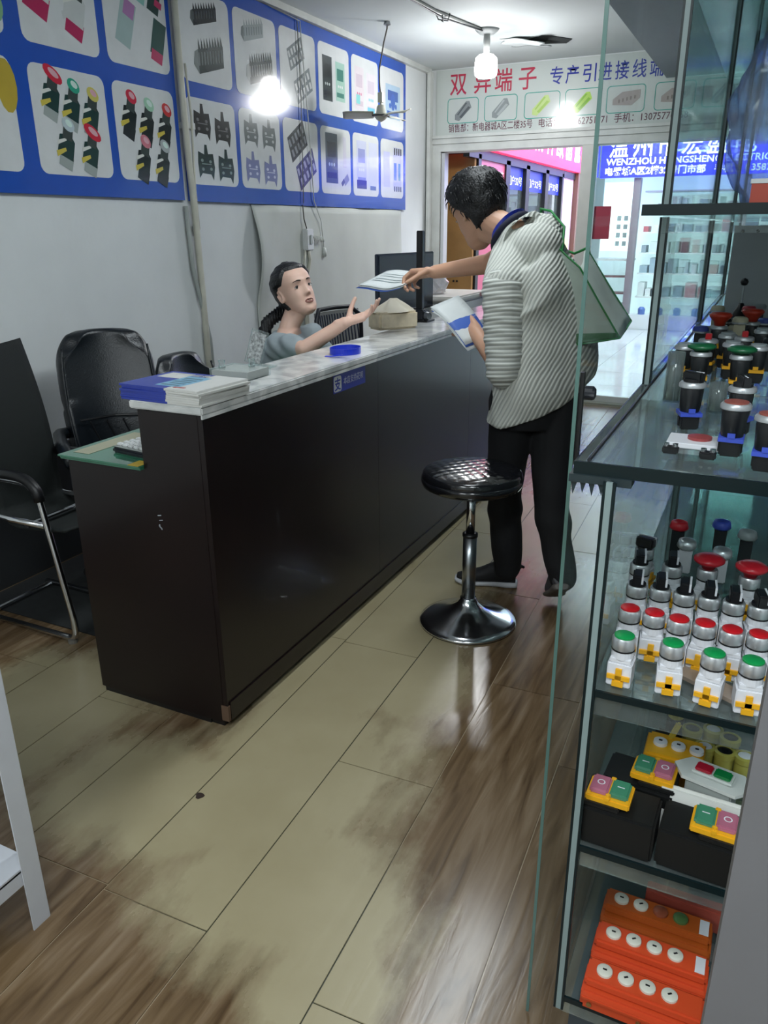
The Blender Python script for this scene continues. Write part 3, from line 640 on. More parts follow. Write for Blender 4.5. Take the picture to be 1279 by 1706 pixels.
box('desk_board', (-1.89, -1.372, CY0 + .02, CY1 - .02, .815, .838), M_counter, t)
box('plinth', (-1.43, -1.38, CY0 + .01, CY1 - .03, 0, .03), M_black, t); box('plinth', (-1.88, -1.43, CY0 + .005, CY0 + .02, 0, .02), M_black, t)
box('chipped_corner', (-1.378, -1.3515, CY0 - .002, CY0 + .016, .03, .085), mat('chipboard', '#5b4636', .8), t)
p = PIC((-1.545, CY0, .655), (1, 0, 0), (0, 0, 1), (0, -1, 0))
for u, v in ((0, .045), (.004, .03)): p.rect(u, v, .014, .003, '#9aa0a8', .2)
for a in range(5): p.ell(.0 + .004 * math.cos(a), .012 + .003 * a - .01, .0025, .003, '#9aa0a8')
p.build('pencil_mark', t)
tp = thing('marble_countertop', 'grey-veined white marble slab lying on top of the counter', 'countertop', (-1.52, 3.3, 1.0))
box('slab', (-1.603, -1.343, 1.648, 4.97, 1.0225, 1.046), M_marble, tp, bevel=.004)
MB().box(-1.349, -1.3435, 1.65, 4.969, 1.012, 1.0225).build('edge_strip', M_marble, tp)
dk = thing('green_desk_mat', 'green glass-edged mat on the low desk end at the left of the counter', 'desk mat', (-1.75, 2.2, .84))
box('mat_sheet', (-1.905, -1.585, 1.645, 3.2, .838, .846), mat('mat_green', '#2f6a50', .15, coat=.4), dk, bevel=.001)
box('glass_sheet', (-1.91, -1.585, 1.64, 3.2, .8465, .8515), mat('mat_green_glass', '#3c7a60', .05, coat=.5), dk, bevel=.001)
box('yellow_corner', (-1.627, -1.586, 1.638, 1.69, .852, .8528), mat('tape_yellow', '#c9a92e', .5), dk)
box('paper_note', (-1.885, -1.82, 1.68, 1.95, .852, .8526), mat('note_pink', '#a7a58e', .6), dk)
# calculator
t = thing('calculator', 'white-keyed desk calculator lying on the green mat', 'calculator', (-1.72, 1.78, .8516))
o_ = Vector((-1.675, 1.80, .8516)); ra = Matrix.Rotation(math.radians(-8), 3, 'Z')
def cb(mb, x0, x1, y0, y1, z0, z1, bev=0): return mb.box(o_.x + x0, o_.x + x1, o_.y + y0, o_.y + y1, o_.z + z0, o_.z + z1, bev, rot=ra, piv=o_)
cb(MB(), -.085, .085, -.085, .09, 0, .018, .006).build('body', M_dark, t); cb(MB(), -.08, .08, -.08, .085, .018, .021, .002).build('face_plate', mat('calc_grey', '#9fa3a0', .4), t)
cb(MB(), -.07, .07, .055, .08, .021, .023).build('display', mat('lcd', '#6f7d6c', .2), t)
for i in range(6):
    for j in range(5): cb(MB(), -.076 + .026 * i, -.056 + .026 * i, -.073 + .024 * j, -.056 + .024 * j, .021, .029, .003).build('key', M_white, t)
# Alipay-style payment sticker
t = thing('payment_sticker', 'small blue payment sticker with white logo and Chinese lettering on the counter front', 'sticker', (-1.354, 2.5, .97))
FXs = -1.3535
box('sticker_sheet', (FXs, FXs + .0008, 2.395, 2.645, .943, 1.009), mat('sticker_blue', '#1d2f9e', .4), t)
MB().prism([(FXs + .0008, 2.398 + a, .947 + b) for a, b in rrect(0, 0, .056, .056, .01)], (.0004, 0, 0)).build('logo_square', M_white, t)
text_obj('logo_mark', '支', .048, (FXs + .0018, 2.402, .956), (0, 1, 0), ZD, mat('sticker_blue', '#1d2f9e'), t, thick=.0004, bold=.001, fitw=.046)
text_obj('sticker_lettering', '本店支持花呗', .03, (FXs + .0012, 2.47, .967), (0, 1, 0), ZD, mat('sticker_white', '#c7cbe2', .5), t, thick=.0004, fitw=.155)

MZ = 1.0465
# stack of catalogues on the marble
M_page = mat('page_white', '#cfcfcb', .5); M_cov = mat('catalogue_blue', '#2a3d9e', .3); M_cyan = mat('print_cyan', '#7fb3cf', .3)
cc = Vector((-1.478, 1.755, 0))
for i in range(7):
    z = MZ + .0062 * i; a = math.radians(-2 + random.uniform(-2, 2)); ox = random.uniform(-.006, .006)
    t = thing('catalogue', ('blue and white catalogue lying open on top of the stack at the counter end' if i == 6 else 'catalogue at the very bottom of the stack on the counter end' if i == 0 else ['', 'catalogue second from the bottom of the counter end stack', 'catalogue third from the bottom of the counter end stack', 'catalogue in the very middle of the counter end stack', 'catalogue third from the top of the counter end stack', 'catalogue right under the top one of the counter end stack', ''][i]), 'catalogue', (cc.x, cc.y, z), group='catalogues stacked on the counter')
    R = Matrix.Rotation(a, 3, 'Z'); pv = (cc.x, cc.y, z)
    x0, x1, y0, y1 = cc.x - .15 + ox, cc.x + .14 + ox, cc.y - .105, cc.y + .115
    MB().box(x0 + .17, x1, y0, y1, z, z + .0058, rot=R, piv=pv).build('pages', M_page, t)
    MB().box(x0, x0 + .1695, y0 - .0005, y1, z, z + .006, rot=R, piv=pv).build('cover', M_cov, t)
    if i == 6:
        zt = z + .0062
        def cq(ax, bx, ay, by, m, nm, h=.0004): MB().box(x0 + ax, x0 + bx, y0 + ay, y0 + by, zt - .0004, zt + h, rot=R, piv=pv).build(nm, m, t)
        cq(.02, .11, .13, .20, M_page, 'printed_panel'); cq(.11, .20, .03, .17, M_cyan, 'printed_panel'); cq(.20, .288, .004, .215, M_page, 'printed_panel')
        for q in range(5): cq(.12 + .01 * (q % 2), .185, .04 + .024 * q, .052 + .024 * q, mat('print_grey', '#5f7f8f', .4), 'printed_line', .0006)
        cq(.185, .225, .02, .03, mat('print_red', '#b05a5a', .4), 'printed_line', .0008)
        text_obj('catalogue_title', '产品目录', .03, (x0 + .06, y1 - .045, zt + .0008), (1, 0, 0), (0, 1, 0), M_page, t, thick=.0004)
t = thing('leaflet_box', 'low clear box of white cards behind the catalogue stack', 'card box', (-1.62, 2.12, MZ))
box('tray', (-1.60, -1.45, 2.02, 2.15, MZ, MZ + .03), G_bottle, t); box('card_stack', (-1.595, -1.455, 2.025, 2.145, MZ + .002, MZ + .026), M_page, t)
for x in (-1.575, -1.50): MB().lathe([(0, 0), (.012, 0), (.009, .012), (.012, .024), (0, .026)], (x, 2.055 + .06 * (x > -1.53), MZ + .03), 12).build('clear_knob', G_bottle, t, smooth=True)
t = thing('code_stand', 'tilted clear acrylic stand with a small printed card on the marble', 'card stand', (-1.67, 2.36, MZ))
MB().box(-1.60, -1.52, 2.24, 2.30, MZ, MZ + .006, bevel=.002).build('foot', G_bottle, t)
MB().obox((-1.585, 2.272, MZ + .066), ((1, .25, -.3), (.0, -.25, .0), (.3, .1, 1)), (.062, .004, .12)).build('acrylic_plate', G_bottle, t)
MB().obox((-1.585, 2.269, MZ + .066), ((1, .25, -.3), (.0, -.25, .0), (.3, .1, 1)), (.05, .0015, .105)).build('printed_card', mat('card_print', '#a9acad', .5, nscale=120, namt=.6), t)
# wristband roll
t = thing('blue_lanyard_ring', 'blue ring-shaped roll of ribbon with a loose end on the marble', 'ribbon', (-1.575, 2.76, MZ))
M_rib = mat('ribbon_blue', '#1f37c8', .3)
pts = [(-1.445 + .055 * math.cos(a), 2.66 + .072 * math.sin(a)) for a in [2 * PI * i / 36 for i in range(37)]]
b = MB()
for (x0, y0), (x1, y1) in zip(pts[:-1], pts[1:]): b.quad((x0, y0, MZ + .001), (x1, y1, MZ + .001), (x1, y1, MZ + .024), (x0, y0, MZ + .024))
b.build('ribbon_ring', M_rib, t, solid=.0025)
b = MB(); q = [(-1.475, 2.55, .003), (-1.45, 2.545, .004), (-1.425, 2.555, .008), (-1.40, 2.55, .012)]
for a, c in zip(q[:-1], q[1:]): b.quad((a[0], a[1], MZ + a[2] - .002), (c[0], c[1], MZ + c[2] - .002), (c[0], c[1] + .012, MZ + c[2]), (a[0], a[1] + .012, MZ + a[2]))
b.build('loose_end', M_rib, t, solid=.0015)
# tissue box
t = thing('tissue_box', 'cream patterned tissue box with a tissue pulled out, on the marble', 'tissue box', (-1.655, 3.56, MZ))
R = Matrix.Rotation(math.radians(58), 3, 'Z'); pv = (-1.612, 3.455, MZ + .05)
M_tis = mat('tissue_cream', '#d6c9ae', .55, nscale=25, namt=.15)
MB().box(-1.722, -1.502, 3.40, 3.51, MZ, MZ + .082, bevel=.01, rot=R, piv=pv).build('carton', M_tis, t)
def tis(u, v):
    a = 2 * PI * u; r = (.060 * (1 - v) ** 1.1 + .010) * (1 + .25 * math.sin(3 * a + 2 * v)); q = R @ Vector((r * 1.7 * math.cos(a), r * .8 * math.sin(a), 0)); return (-1.612 + q.x, 3.455 + q.y, MZ + .079 + .062 * v)
MB().grid(tis, 24, 6).build('tissue', mat('tissue_white', '#ddd5c2', .7), t, smooth=True)

# monitor arm post on the marble
t = thing('monitor_pole', 'black square clamp pole standing on the marble in front of the monitor', 'pole', (-1.665, 3.905, MZ))
box('pole', (-1.628, -1.595, 3.765, 3.798, MZ + .01, 1.487), M_black, t, bevel=.003)
box('base_plate', (-1.64, -1.55, 3.73, 3.84, MZ, MZ + .008), M_black, t, bevel=.003)
MB().box(-1.64, -1.575, 3.74, 3.82, MZ + .008, MZ + .06, bevel=.006).build('clamp_block', M_dark, t)
MB().lathe([(.018, 0), (.022, .01), (.018, .03)], (-1.573, 3.76, MZ + .03), 12, (1, -.4, 0)).build('clamp_knob', M_steel, t)
MB().obox((-1.75, 3.80, MZ + .05), ((1, 0, 0), (0, 1, 0), (0, 0, 1)), (.24, .03, .03)).build('monitor_arm', M_black, t)
# monitor
t = thing('monitor', 'large dark monitor standing on the low desk, screen side away', 'monitor', (-2.0, 4.3, .85))
ax = Vector((.14, .98, 0)).normalized(); nn = Vector((ax.y, -ax.x, 0))
c = Vector((-1.98, 4.42, 1.195))
MB().obox(c, (ax, nn, (0, 0, 1)), (.62, .025, .335), .004).build('housing', mat('monitor_back', '#232b3a', .4), t)
MB().obox(c + nn * .014 - Vector((0, 0, 0)), (ax, nn, (0, 0, 1)), (.60, .004, .315)).build('rear_shell', mat('monitor_shell', '#1c2431', .25, coat=.2), t)
MB().obox(c - Vector((0, 0, .20)) + nn * -.02, (ax, nn, (0, 0, 1)), (.06, .02, .30)).obox((c.x, c.y, .858), (ax, nn, (0, 0, 1)), (.26, .18, .012)).build('stand', M_black, t)
sd = thing('side_desk', 'dark side desk behind the counter carrying the monitor and the printer', 'desk', (-2.1, 4.6, 0))
box('desk_top', (-2.3, -1.892, 3.6, 5.6, .80, .838), M_counter, sd)
for y in (3.65, 5.5):
    for x in (-2.28, -1.94): box('leg', (x, x + .04, y, y + .04, 0, .80), M_counter, sd)
t = thing('cable_clutter', 'dark tangle of connectors and adapter under the monitor', 'adapter', (-1.86, 4.1, .85))
MB().box(-1.86, -1.80, 4.05, 4.25, .838, 1.02, bevel=.01).build('adapter', M_dark, t)
for i in range(3): MB().tube(arc([(-1.83, 4.06 + .05 * i, 1.02), (-1.80, 4.08 + .05 * i, 1.065), (-1.83, 4.14 + .04 * i, 1.05), (-1.86, 4.2, 1.02)], .03), .005, 6).build('cable', M_black, t)
# printer / white boxes
t = thing('printer', 'white boxy printer behind the counter right of the black pole', 'printer', (-1.98, 5.15, .84))
MB().box(-2.16, -1.80, 4.78, 5.42, .838, 1.05, bevel=.012).build('body', M_white, t); MB().box(-2.17, -1.79, 4.76, 5.44, 1.05, 1.085, bevel=.01).build('lid', mat('printer_lid', '#d9d6cf', .4), t)
for k in range(3): box('side_slot', (-1.7995, -1.798, 4.82 + .05 * k, 4.84 + .05 * k, .87, 1.02), M_dark, t)
box('paper_slot', (-1.7995, -1.797, 5.02, 5.36, .95, .99), M_dark, t)
box('label', (-1.79, -1.7885, 5.24, 5.34, 1.055, 1.08), mat('label_red', '#a86a6a', .5), t)
t = thing('plastic_bag', 'crumpled clear plastic bag on top of the printer', 'plastic bag', (-2.0, 4.95, 1.085))
b = MB(); bmesh.ops.create_icosphere(b.bm, subdivisions=3, radius=.085)
for v in b.bm.verts: v.co = v.co * (1 + .35 * noise.noise(v.co * 22)); v.co.z = max(v.co.z * .9, -.05); v.co += Vector((-2.02, 5.0, 1.137))
b.build('bag_film', mat('film_white', '#d5d2d6', .25, alpha=.75), t)
t = thing('blue_box', 'bright blue little box on the desk right of the printer', 'box', (-1.9, 5.5, .84))
box('carton', (-1.96, -1.72, 5.46, 5.58, .838, 1.03), M_cov, t, bevel=.004); box('carton_lid', (-1.965, -1.715, 5.455, 5.585, 1.03, 1.045), M_white, t)

# ================================================================== BAR STOOL
t = thing('bar_stool', 'round black vinyl bar stool with chrome pole and trumpet base', 'stool', (-.915, 2.665, 0))
SXs, SYs = -.915, 2.665
def lat(name, prof, m, **k): return MB().lathe(prof, (SXs, SYs, 0), 48).build(name, m, t, smooth=True, **k)
lat('base', [(0, .001), (.192, .001), (.195, .006), (.192, .012), (.17, .022), (.12, .038), (.07, .062), (.042, .085), (.032, .105), (.031, .11), (0, .11)], M_chrome)
lat('base_gasket', [(.15, 0), (.193, 0), (.193, .003), (.15, .003)], M_black)
lat('outer_tube', [(0, .10), (.027, .10), (.027, .375), (.0, .375)], M_steel); lat('collar', [(0, .372), (.03, .372), (.03, .384), (.02, .386), (0, .386)], M_black)
lat('gas_lift', [(0, .38), (.017, .38), (.017, .575), (0, .575)], M_chrome)
lat('seat_underside', [(0, .56), (.09, .565), (.17, .575), (.185, .59), (0, .59)], M_dark)
M_quilt = mat('quilted_vinyl', '#141519', .17, coat=.6)
def quilt(u, v):
    a = 2 * PI * u; s_ = v
    if s_ < .75:
        r = .178 * s_ / .75; x, y = r * math.cos(a), r * math.sin(a); q = abs(math.sin((x + y) * 62)) * abs(math.sin((x - y) * 62)); z = .652 - .012 * (r / .178) ** 4 + .0016 * q ** .5
    else:
        w = (s_ - .75) / .25 * PI * .62; r = .178 + .017 * math.sin(w) - .004 * w; z = .640 - .03 * (1 - math.cos(w)); x, y = r * math.cos(a), r * math.sin(a)
    return (SXs + x, SYs + y, z)
MB().grid(quilt, 120, 60).build('seat_cushion', M_quilt, t, smooth=True)
lat('seat_side', [(0, .585), (.188, .585), (.193, .60), (.192, .615), (0, .615)], M_quilt)

# ================================================================== CHAIRS
def exec_chair(loc, rz, label, group):
    t = thing('office_chair', label, 'chair', (0, 0, 0), group)
    def back(u, v):
        w = .178 + .03 * math.sin(v * PI * .8) - (.07 * max(0, v - .86) / .14 if v > .86 else 0) ; a = (u - .5) * 2
        x = .05 * a * a + .015 * math.sin(v * 5) - .11 * v; y = a * w; z = .47 + v * .62 - .035 * abs(a) ** 5 * (v > .5)
        return (x, y, z)
    MB().grid(back, 20, 24).build('backrest', M_leather, t, smooth=True, solid=.07, sub=1)
    def piping(s_): return [(.085 - .11 * v + .0, s_ * (.165 + .025 * math.sin(v * PI * .8)), .49 + v * .53) for v in [i / 12 for i in range(13)]]
    for s_ in (-1, 1): MB().tube(piping(s_), .006, 6).build('piping', M_leather, t, smooth=True)
    MB().tube([(.055, -.15, .72), (.030, 0, .725), (.055, .15, .72)], .005, 6).build('seam', M_black, t)
    for i in range(4): MB().tube([(.036 + .01 * abs(i - 1.5), -.11 + .07 * i, .71), (.048 + .01 * abs(i - 1.2), -.07 + .07 * i, .60)], .004, 6).build('seam', M_black, t)
    MB().box(-.02, .46, -.21, .21, .40, .50, bevel=.04).build('seat_cushion', M_leather, t, smooth=True)
    for s_ in (-1, 1):
        a_ = MB().tube(arc([(.0, s_ * .21, .66), (.10, s_ * .25, .68), (.34, s_ * .25, .67), (.40, s_ * .23, .62)], .06), .026, 10).build('armrest', M_leather, t, smooth=True)
        MB().tube(arc([(.36, s_ * .235, .65), (.34, s_ * .22, .42), (.24, s_ * .2, .395)], .06), .014, 8).build('arm_bracket', M_dark, t, smooth=True)
    MB().cyl((.24, 0, .12), (.24, 0, .41), .028, 14).build('gas_lift', M_black, t)
    for i in range(5):
        a = 2 * PI * i / 5 + .3; e = Vector((.24 + .25 * math.cos(a), .25 * math.sin(a), .07))
        MB().tube([(.24, 0, .12), tuple(e)], [.022, .014], 8).build('leg', M_steel, t, smooth=True)
        MB().cyl((e.x - .02 * math.sin(a), e.y + .02 * math.cos(a), .027), (e.x + .02 * math.sin(a), e.y - .02 * math.cos(a), .027), .027, 12).build('caster', M_black, t)
    t.location = loc; t.rotation_euler = (0, 0, rz); return t
c1 = exec_chair((-2.58, 2.56, 0), math.radians(-38), 'black leather office chair with diagonal seams behind the low desk end', None)
c2 = copy_tree(c1); c2['label'] = 'black leather office chair the seated woman sits on, its top edge behind the card stand'
c2.location = (-2.46, 3.0, -.0); c2.rotation_euler = (0, 0, math.radians(5)); c2.scale = (1, 1, .86)
# board and mat added as dark surfaces for the shade behind the low desk
t = thing('shade_panel', 'added black panel standing in for shade low on the left wall behind the chairs', 'board', (-2.9, 2.3, 0))
MB().box(-2.905, -2.885, 1.2, 3.45, 0, .56, rot=(0, math.radians(-3), 0), piv=(-2.89, 2.3, 0)).build('board', mat('shade_panel_dark', '#14181a', .7), t)  # added board, stands in for shade
t = thing('floor_shade_sheet', 'added black sheet standing in for floor shadow under the two chairs at the left', 'shade sheet', (-2.4, 2.4, 0))
MB().box(-2.87, -1.92, 1.93, 3.35, .0006, .005, bevel=.001).build('mat', mat('floor_shade_black', '#15191a', .85, nscale=30, namt=.3), t)
# chrome cantilever chair
t = thing('cantilever_chair', 'black mesh visitor chair with chrome sled frame at the left edge', 'chair', (0, 0, 0))
def sling(u, v):
    y = 1.88 + .31 * u; s_ = v
    if s_ < .62: k = s_ / .62; x = -2.66 + .10 * k + .05 * math.sin(k * PI) * .6; z = 1.10 - .62 * k
    else: k = (s_ - .62) / .38; x = -2.56 + .05 * (1 - math.cos(min(1, k * 4) * PI / 2)) + .30 * k; z = .48 - .05 * math.sin(min(1, k * 4) * PI / 2) + .03 * k
    return (x, y, z - .012 * math.sin(u * PI))
MB().grid(sling, 10, 40).build('sling_seat', M_mesh, t, smooth=True, solid=.012)
for y in (1.86, 2.20):
    MB().tube(arc([(-2.66, y, .60), (-2.60, y, .635), (-2.36, y, .635), (-2.30, y, .60), (-2.215, y, .10), (-2.22, y, .018), (-2.75, y, .018)], .05, 6), .0125, 12).build('sled_frame', M_chrome, t, smooth=True)
    MB().tube(arc([(-2.68, y, 1.08), (-2.59, y + (.01 if y < 2 else -.01), .47), (-2.30, y + (.01 if y < 2 else -.01), .47)], .05, 5), .012, 10).build('back_frame', M_chrome, t, smooth=True)
    MB().tube(arc([(-2.66, y, .648), (-2.40, y, .655), (-2.345, y, .648), (-2.30, y, .612), (-2.295, y, .57)], .05, 5), .02, 10).build('arm_pad', M_black, t, smooth=True)
    MB().lathe([(0, 0), (.018, 0), (.018, .014), (0, .014)], (-2.24, y, 0), 12).build('foot_pad', mat('foot_grey', '#6a6760', .6), t)
MB().cyl((-2.4, 1.87, .455), (-2.4, 2.19, .455), .011, 10).build('cross_bar', M_chrome, t)
MB().cyl((-2.72, 1.87, .018), (-2.72, 2.19, .018), .011, 10).build('cross_bar', M_chrome, t)
# mesh task chair in the background
t = thing('mesh_chair', 'dark blue-grey mesh-back chair behind the woman, next to the monitor', 'chair', (0, 0, 0))
def mb_(u, v):
    a = (u - .5) * 2; return (.03 * a * a + .02 * math.sin(v * 4), a * (.20 + .01 * v), .50 + .52 * v)
def mb_strip(i, n=15):
    y0 = -.19 + .38 * i / n; return [(.03 * (y0 / .2) ** 2 + .02 * math.sin(v * 4), y0, .53 + .47 * v) for v in (0, .25, .5, .75, 1)]
for i in range(16): MB().tube(mb_strip(i), .0045, 4).build('mesh_strand', mat('mesh_navy', '#3c4254', .6), t)
MB().grid(mb_, 8, 8).build('mesh_back', mat('mesh_film', '#20242e', .6, alpha=.75), t, smooth=True)
fr_ = [(.03, -.205, .5), (.04, -.212, .75), (.035, -.21, .98), (.0, -.15, 1.035), (-.005, 0, 1.04), (.0, .15, 1.035), (.035, .21, .98), (.04, .212, .75), (.03, .205, .5), (.01, 0, .49), (.03, -.205, .5)]
MB().tube(fr_, .014, 8).build('back_frame', M_dark, t, smooth=True)
MB().box(.0, .46, -.23, .23, .42, .48, bevel=.02).build('seat', M_dark, t, smooth=True)
MB().cyl((.22, 0, .1), (.22, 0, .42), .025, 12).build('gas_lift', M_black, t)
for i in range(5):
    a = 2 * PI * i / 5; e = Vector((.22 + .27 * math.cos(a), .27 * math.sin(a), .05)); MB().tube([(.22, 0, .11), tuple(e)], [.02, .012], 8).build('leg', M_black, t); MB().cyl((e.x, e.y - .015, .024), (e.x, e.y + .015, .024), .024, 10).build('caster', M_black, t)
t.location = (-2.42, 4.33, .03); t.rotation_euler = (0, 0, math.radians(-12))
t.location.z = 0

# ================================================================== WHITE RACK, bottom left
t = thing('white_rack', 'white metal slotted rack with a low shelf at the bottom left corner', 'rack', (-1.5, .75, 0))
M_rk = mat('rack_white', '#c3c6cc', .4)
def post(x, y, dx, dy):
    MB().box(min(x, x + dx), max(x, x + dx), y - .001, y + .002, 0, 1.02).box(x - .0015, x + .0015, min(y, y + dy), max(y, y + dy), 0, 1.02).build('post', M_rk, t)
post(-1.305, .895, -.052, -.045); post(-1.95, .895, .052, -.045); post(-1.305, .40, -.052, .045); post(-1.95, .40, .052, .045)
MB().box(-1.94, -1.31, .41, .885, .165, .175).box(-1.94, -1.31, .872, .885, .13, .17).box(-1.322, -1.31, .41, .885, .13, .17).box(-1.94, -1.31, .41, .42, .13, .17).build('shelf', M_rk, t)
MB().box(-1.94, -1.31, .41, .885, .60, .61).box(-1.94, -1.31, .872, .885, .565, .60).build('shelf', M_rk, t)
for i, (x, y, h, c) in enumerate(((-1.55, .62, .2, '#8d7a5a'), (-1.80, .6, .16, '#6d7480'))):
    tag(box('storage_box', (x - .1, x + .1, y - .12, y + .12, .61, .61 + h), mat('box_%d' % i, c, .6), None, bevel=.004), ('brown carton' if i == 0 else 'grey carton') + ' on the upper shelf of the white rack', 'box')
# specks on the floor
tag(MB().prism([(-1.245 + .012 * math.cos(a) * (1 + .3 * math.sin(3 * a)), 1.37 + .012 * math.sin(a), .0006) for a in [i * PI / 5 for i in range(10)]], (0, 0, .002)).build('floor_crumb', mat('crumb', '#2a1c14', .8)), 'dark crumb lying on the worn floor in front of the counter', 'crumb')

# ================================================================== GLASS DISPLAY CASES (right)
XL, YN, YB = -.16, 1.021, 2.22
def edge_pair(mb_d, mb_p, x, y, z0, z1):
    mb_d.box(x - .009, x - .004, y - .003, y + .003, z0, z1); mb_p.box(x - .004, x + .004, y - .002, y + .002, z0, z1); mb_d.box(x + .004, x + .008, y - .003, y + .003, z0, z1)
def edge_strips(x, y, z0, z1, t):
    for a, b_, m in ((-.009, -.0048, M_green_glass_edge), (-.0048, .0038, M_pale_edge), (.0038, .008, M_green_glass_edge)): box('pane_edge', (x + a, x + b_, y - .003, y + .003, z0, z1), m, t)
def lower_case(y0, y1, label):
    t = thing('display_case', label, 'display case', (.1, (y0 + y1) / 2, 0), 'lower glass display cases along the right side')
    box('plinth', (XL + .02, .40, y0 + .02, y1 - .01, 0, .20), mat('plinth_grey', '#39434a', .3), t)
    for ye in (y0, y1 - .01): edge_strips(XL + .004, ye, .20, 1.178, t)
    box('side_pane', (XL - .003, XL + .003, y0 + .004, y1 - .014, .20, 1.178), G_case, t)
    box('back_pane', (.398, .404, y0 + .004, y1 - .014, .20, 1.178), G_case, t)
    box('end_pane', (XL + .01, .395, y1 - .016, y1 - .010, .20, 1.178), G_case, t)
    for z in (.221, .556, .846):
        s_ = box('shelf', (XL + .006, .39, y0 + .002, y1 - .02, z, z + .011), G_shelf, t)
        box('shelf_edge', (XL + .006, .39, y0 - .002, y0 + .002, z, z + .011), M_green_glass_edge, s_)
        box('apron_strip', (XL + .006, .39, y0 + .006, y0 + .0075, z - .035, z), G_case, s_)
    tpx = box('top_slab', (-.207, .42, y0 + .02, y1 + .018, 1.18, 1.197), G_shelf, t)
    MB().box(-.207, .42, y0 + .016, y0 + .02, 1.1795, 1.1975).box(-.2095, -.207, y0 + .016, y1 + .018, 1.18, 1.197).build('slab_edge', M_green_glass_edge, tpx)
    MB().cyl((-.190, y0 + .02, 1.200), (-.190, y1 + .018, 1.200), .003, 6).build('edge_bead', M_dark, tpx)
    return t
cA = lower_case(YN, YB, 'nearest glass display case, its shelves full of pushbuttons and control boxes')
lower_case(YB + .01, YB + 1.2, 'second glass display case, right behind the nearest one')
lower_case(YB + 1.21, YB + 2.4, 'farthest lower glass display case, nearest the shop door')
def upper_case(y0, y1, label, first=False):
    t = thing('upper_display_case', label, 'display case', (.1, (y0 + y1) / 2, 1.2), 'upper glass cases standing on the lower ones')
    for z0, z1 in ((1.199, 1.516), (1.536, 2.30)):
        for ye in (y0, y1 - .008): edge_strips(-.198, ye, z0, z1, t)
        box('side_pane', (-.202, -.197, y0 + .004, y1 - .01, z0, z1), G_case, t)
        box('end_pane', (-.19, .40, y1 - .014, y1 - .010, z0, z1), G_case, t)
        box('back_pane', (.40, .405, y0, y1 - .01, z0, z1), G_case, t)
    for z in (1.518, 1.90): 
        s_ = box('shelf', (-.20 if z > 1.6 else -.215, .40, y0 + (-.16 if first and z < 1.6 else .0), y1 - .012, z, z + .016), G_shelf, t)
        if z < 1.6 and first: MB().box(-.218, .40, y0 - .164, y0 - .16, z - .001, z + .017).build('shelf_edge', M_green_glass_edge, s_); box('apron_strip', (-.19, .40, y0 - .10, y0 - .098, z - .03, z), G_case, s_)
    box('top_panel', (-.20, .40, y0, y1 - .012, 2.30, 2.316), G_shelf, t)
    return t
uA = upper_case(1.64, 2.84, 'nearest upper glass case whose front slab juts out at eye level', True)
upper_case(2.85, 4.04, 'second upper glass case, standing behind the nearest upper one')
upper_case(4.05, 4.9, 'farthest upper glass case, by the shop door')
t = thing('blue_film_bag', 'crumpled blue translucent plastic bag standing inside the upper glass case', 'plastic bag', (-.03, 2.0, 1.535))
b = MB(); bmesh.ops.create_icosphere(b.bm, subdivisions=4, radius=.1)
for v in b.bm.verts:
    v.co = v.co * (1 + .25 * noise.noise(v.co * 30)); v.co.x *= .95; v.co.y *= .6; v.co.z = max(v.co.z * 1.75, -.16) + .161; v.co += Vector((-.035, 2.0, 1.536))
b.build('bag_film', glass_mat('film_blue', (0.60, 0.68, 0.97), 0.5, .1, .22), t, smooth=True)
t = thing('red_parts_box', 'small red and white parts box beside the blue bag in the upper case', 'box', (-.02, 1.78, 1.535))
box('carton', (-.06, .02, 1.74, 1.82, 1.5345, 1.575), mat('parts_red', '#b0432f', .5), t); box('lid', (-.062, .022, 1.738, 1.822, 1.575, 1.583), M_wb if 'M_wb' in globals() else M_white, t)
# torn dark tape hanging under the slab corner
t = thing('torn_tape', 'torn dark tape with three pointed tips under the corner of the near glass slab', 'tape', (-.2, 1.05, 1.17))
MB().box(-.214, -.13, 1.032, 1.062, 1.169, 1.180).build('tape_strip', mat('tape_dark', '#1c2a2e', .5), t)
for i in range(4): MB().prism([(-.212 + .012 * i, 1.036, 1.172), (-.202 + .012 * i, 1.036, 1.172), (-.208 + .013 * i, 1.036, 1.150 + .003 * (i % 2))], (0, .002, 0)).build('tape_tip', bpy.data.materials['tape_dark'], t)
# tall clear aisle door with lock
t = thing('glass_aisle_door', 'tall frameless clear glass door pane standing in front of the display cases', 'glass door', (-.235, 2.0, 0))
box('pane', (-.2375, -.2325, 1.14, 2.60, .004, 2.5), G_aisle, t)
box('pane_edge', (-.2378, -.2322, 1.1385, 1.14, .004, 2.5), mat('door_edge', '#4e6e68', .2), t)
t2 = thing('glass_door_lock', 'black push lock with round knob clamped on the glass door edge', 'lock', (-.235, 1.18, 1.25))
box('lock_rail', (-.2322, -.2265, 1.145, 1.156, 1.16, 1.30), M_black, t2)
MB().lathe([(0, 0), (.011, 0), (.011, .012), (.007, .016), (0, .016)], (-.2322, 1.19, 1.262), 16, (1, 0, 0)).lathe([(0, 0), (.006, 0), (.006, .018), (0, .018)], (-.2322, 1.172, 1.262), 12, (1, 0, 0)).build('knob', M_dark, t2)
# grey steel post close to the camera
t = thing('steel_post', 'blurred grey steel post standing at the right edge of the view', 'post', (.16, .42, 0))
MB().box(.030, .30, .428, .448, 0, 1.30).build('front_face', mat('post_steel', '#6b6b6e', .45, .2), t)
MB().box(.285, .30, .2, .428, 0, 1.30).build('side_face', mat('post_steel', '#6b6b6e'), t)
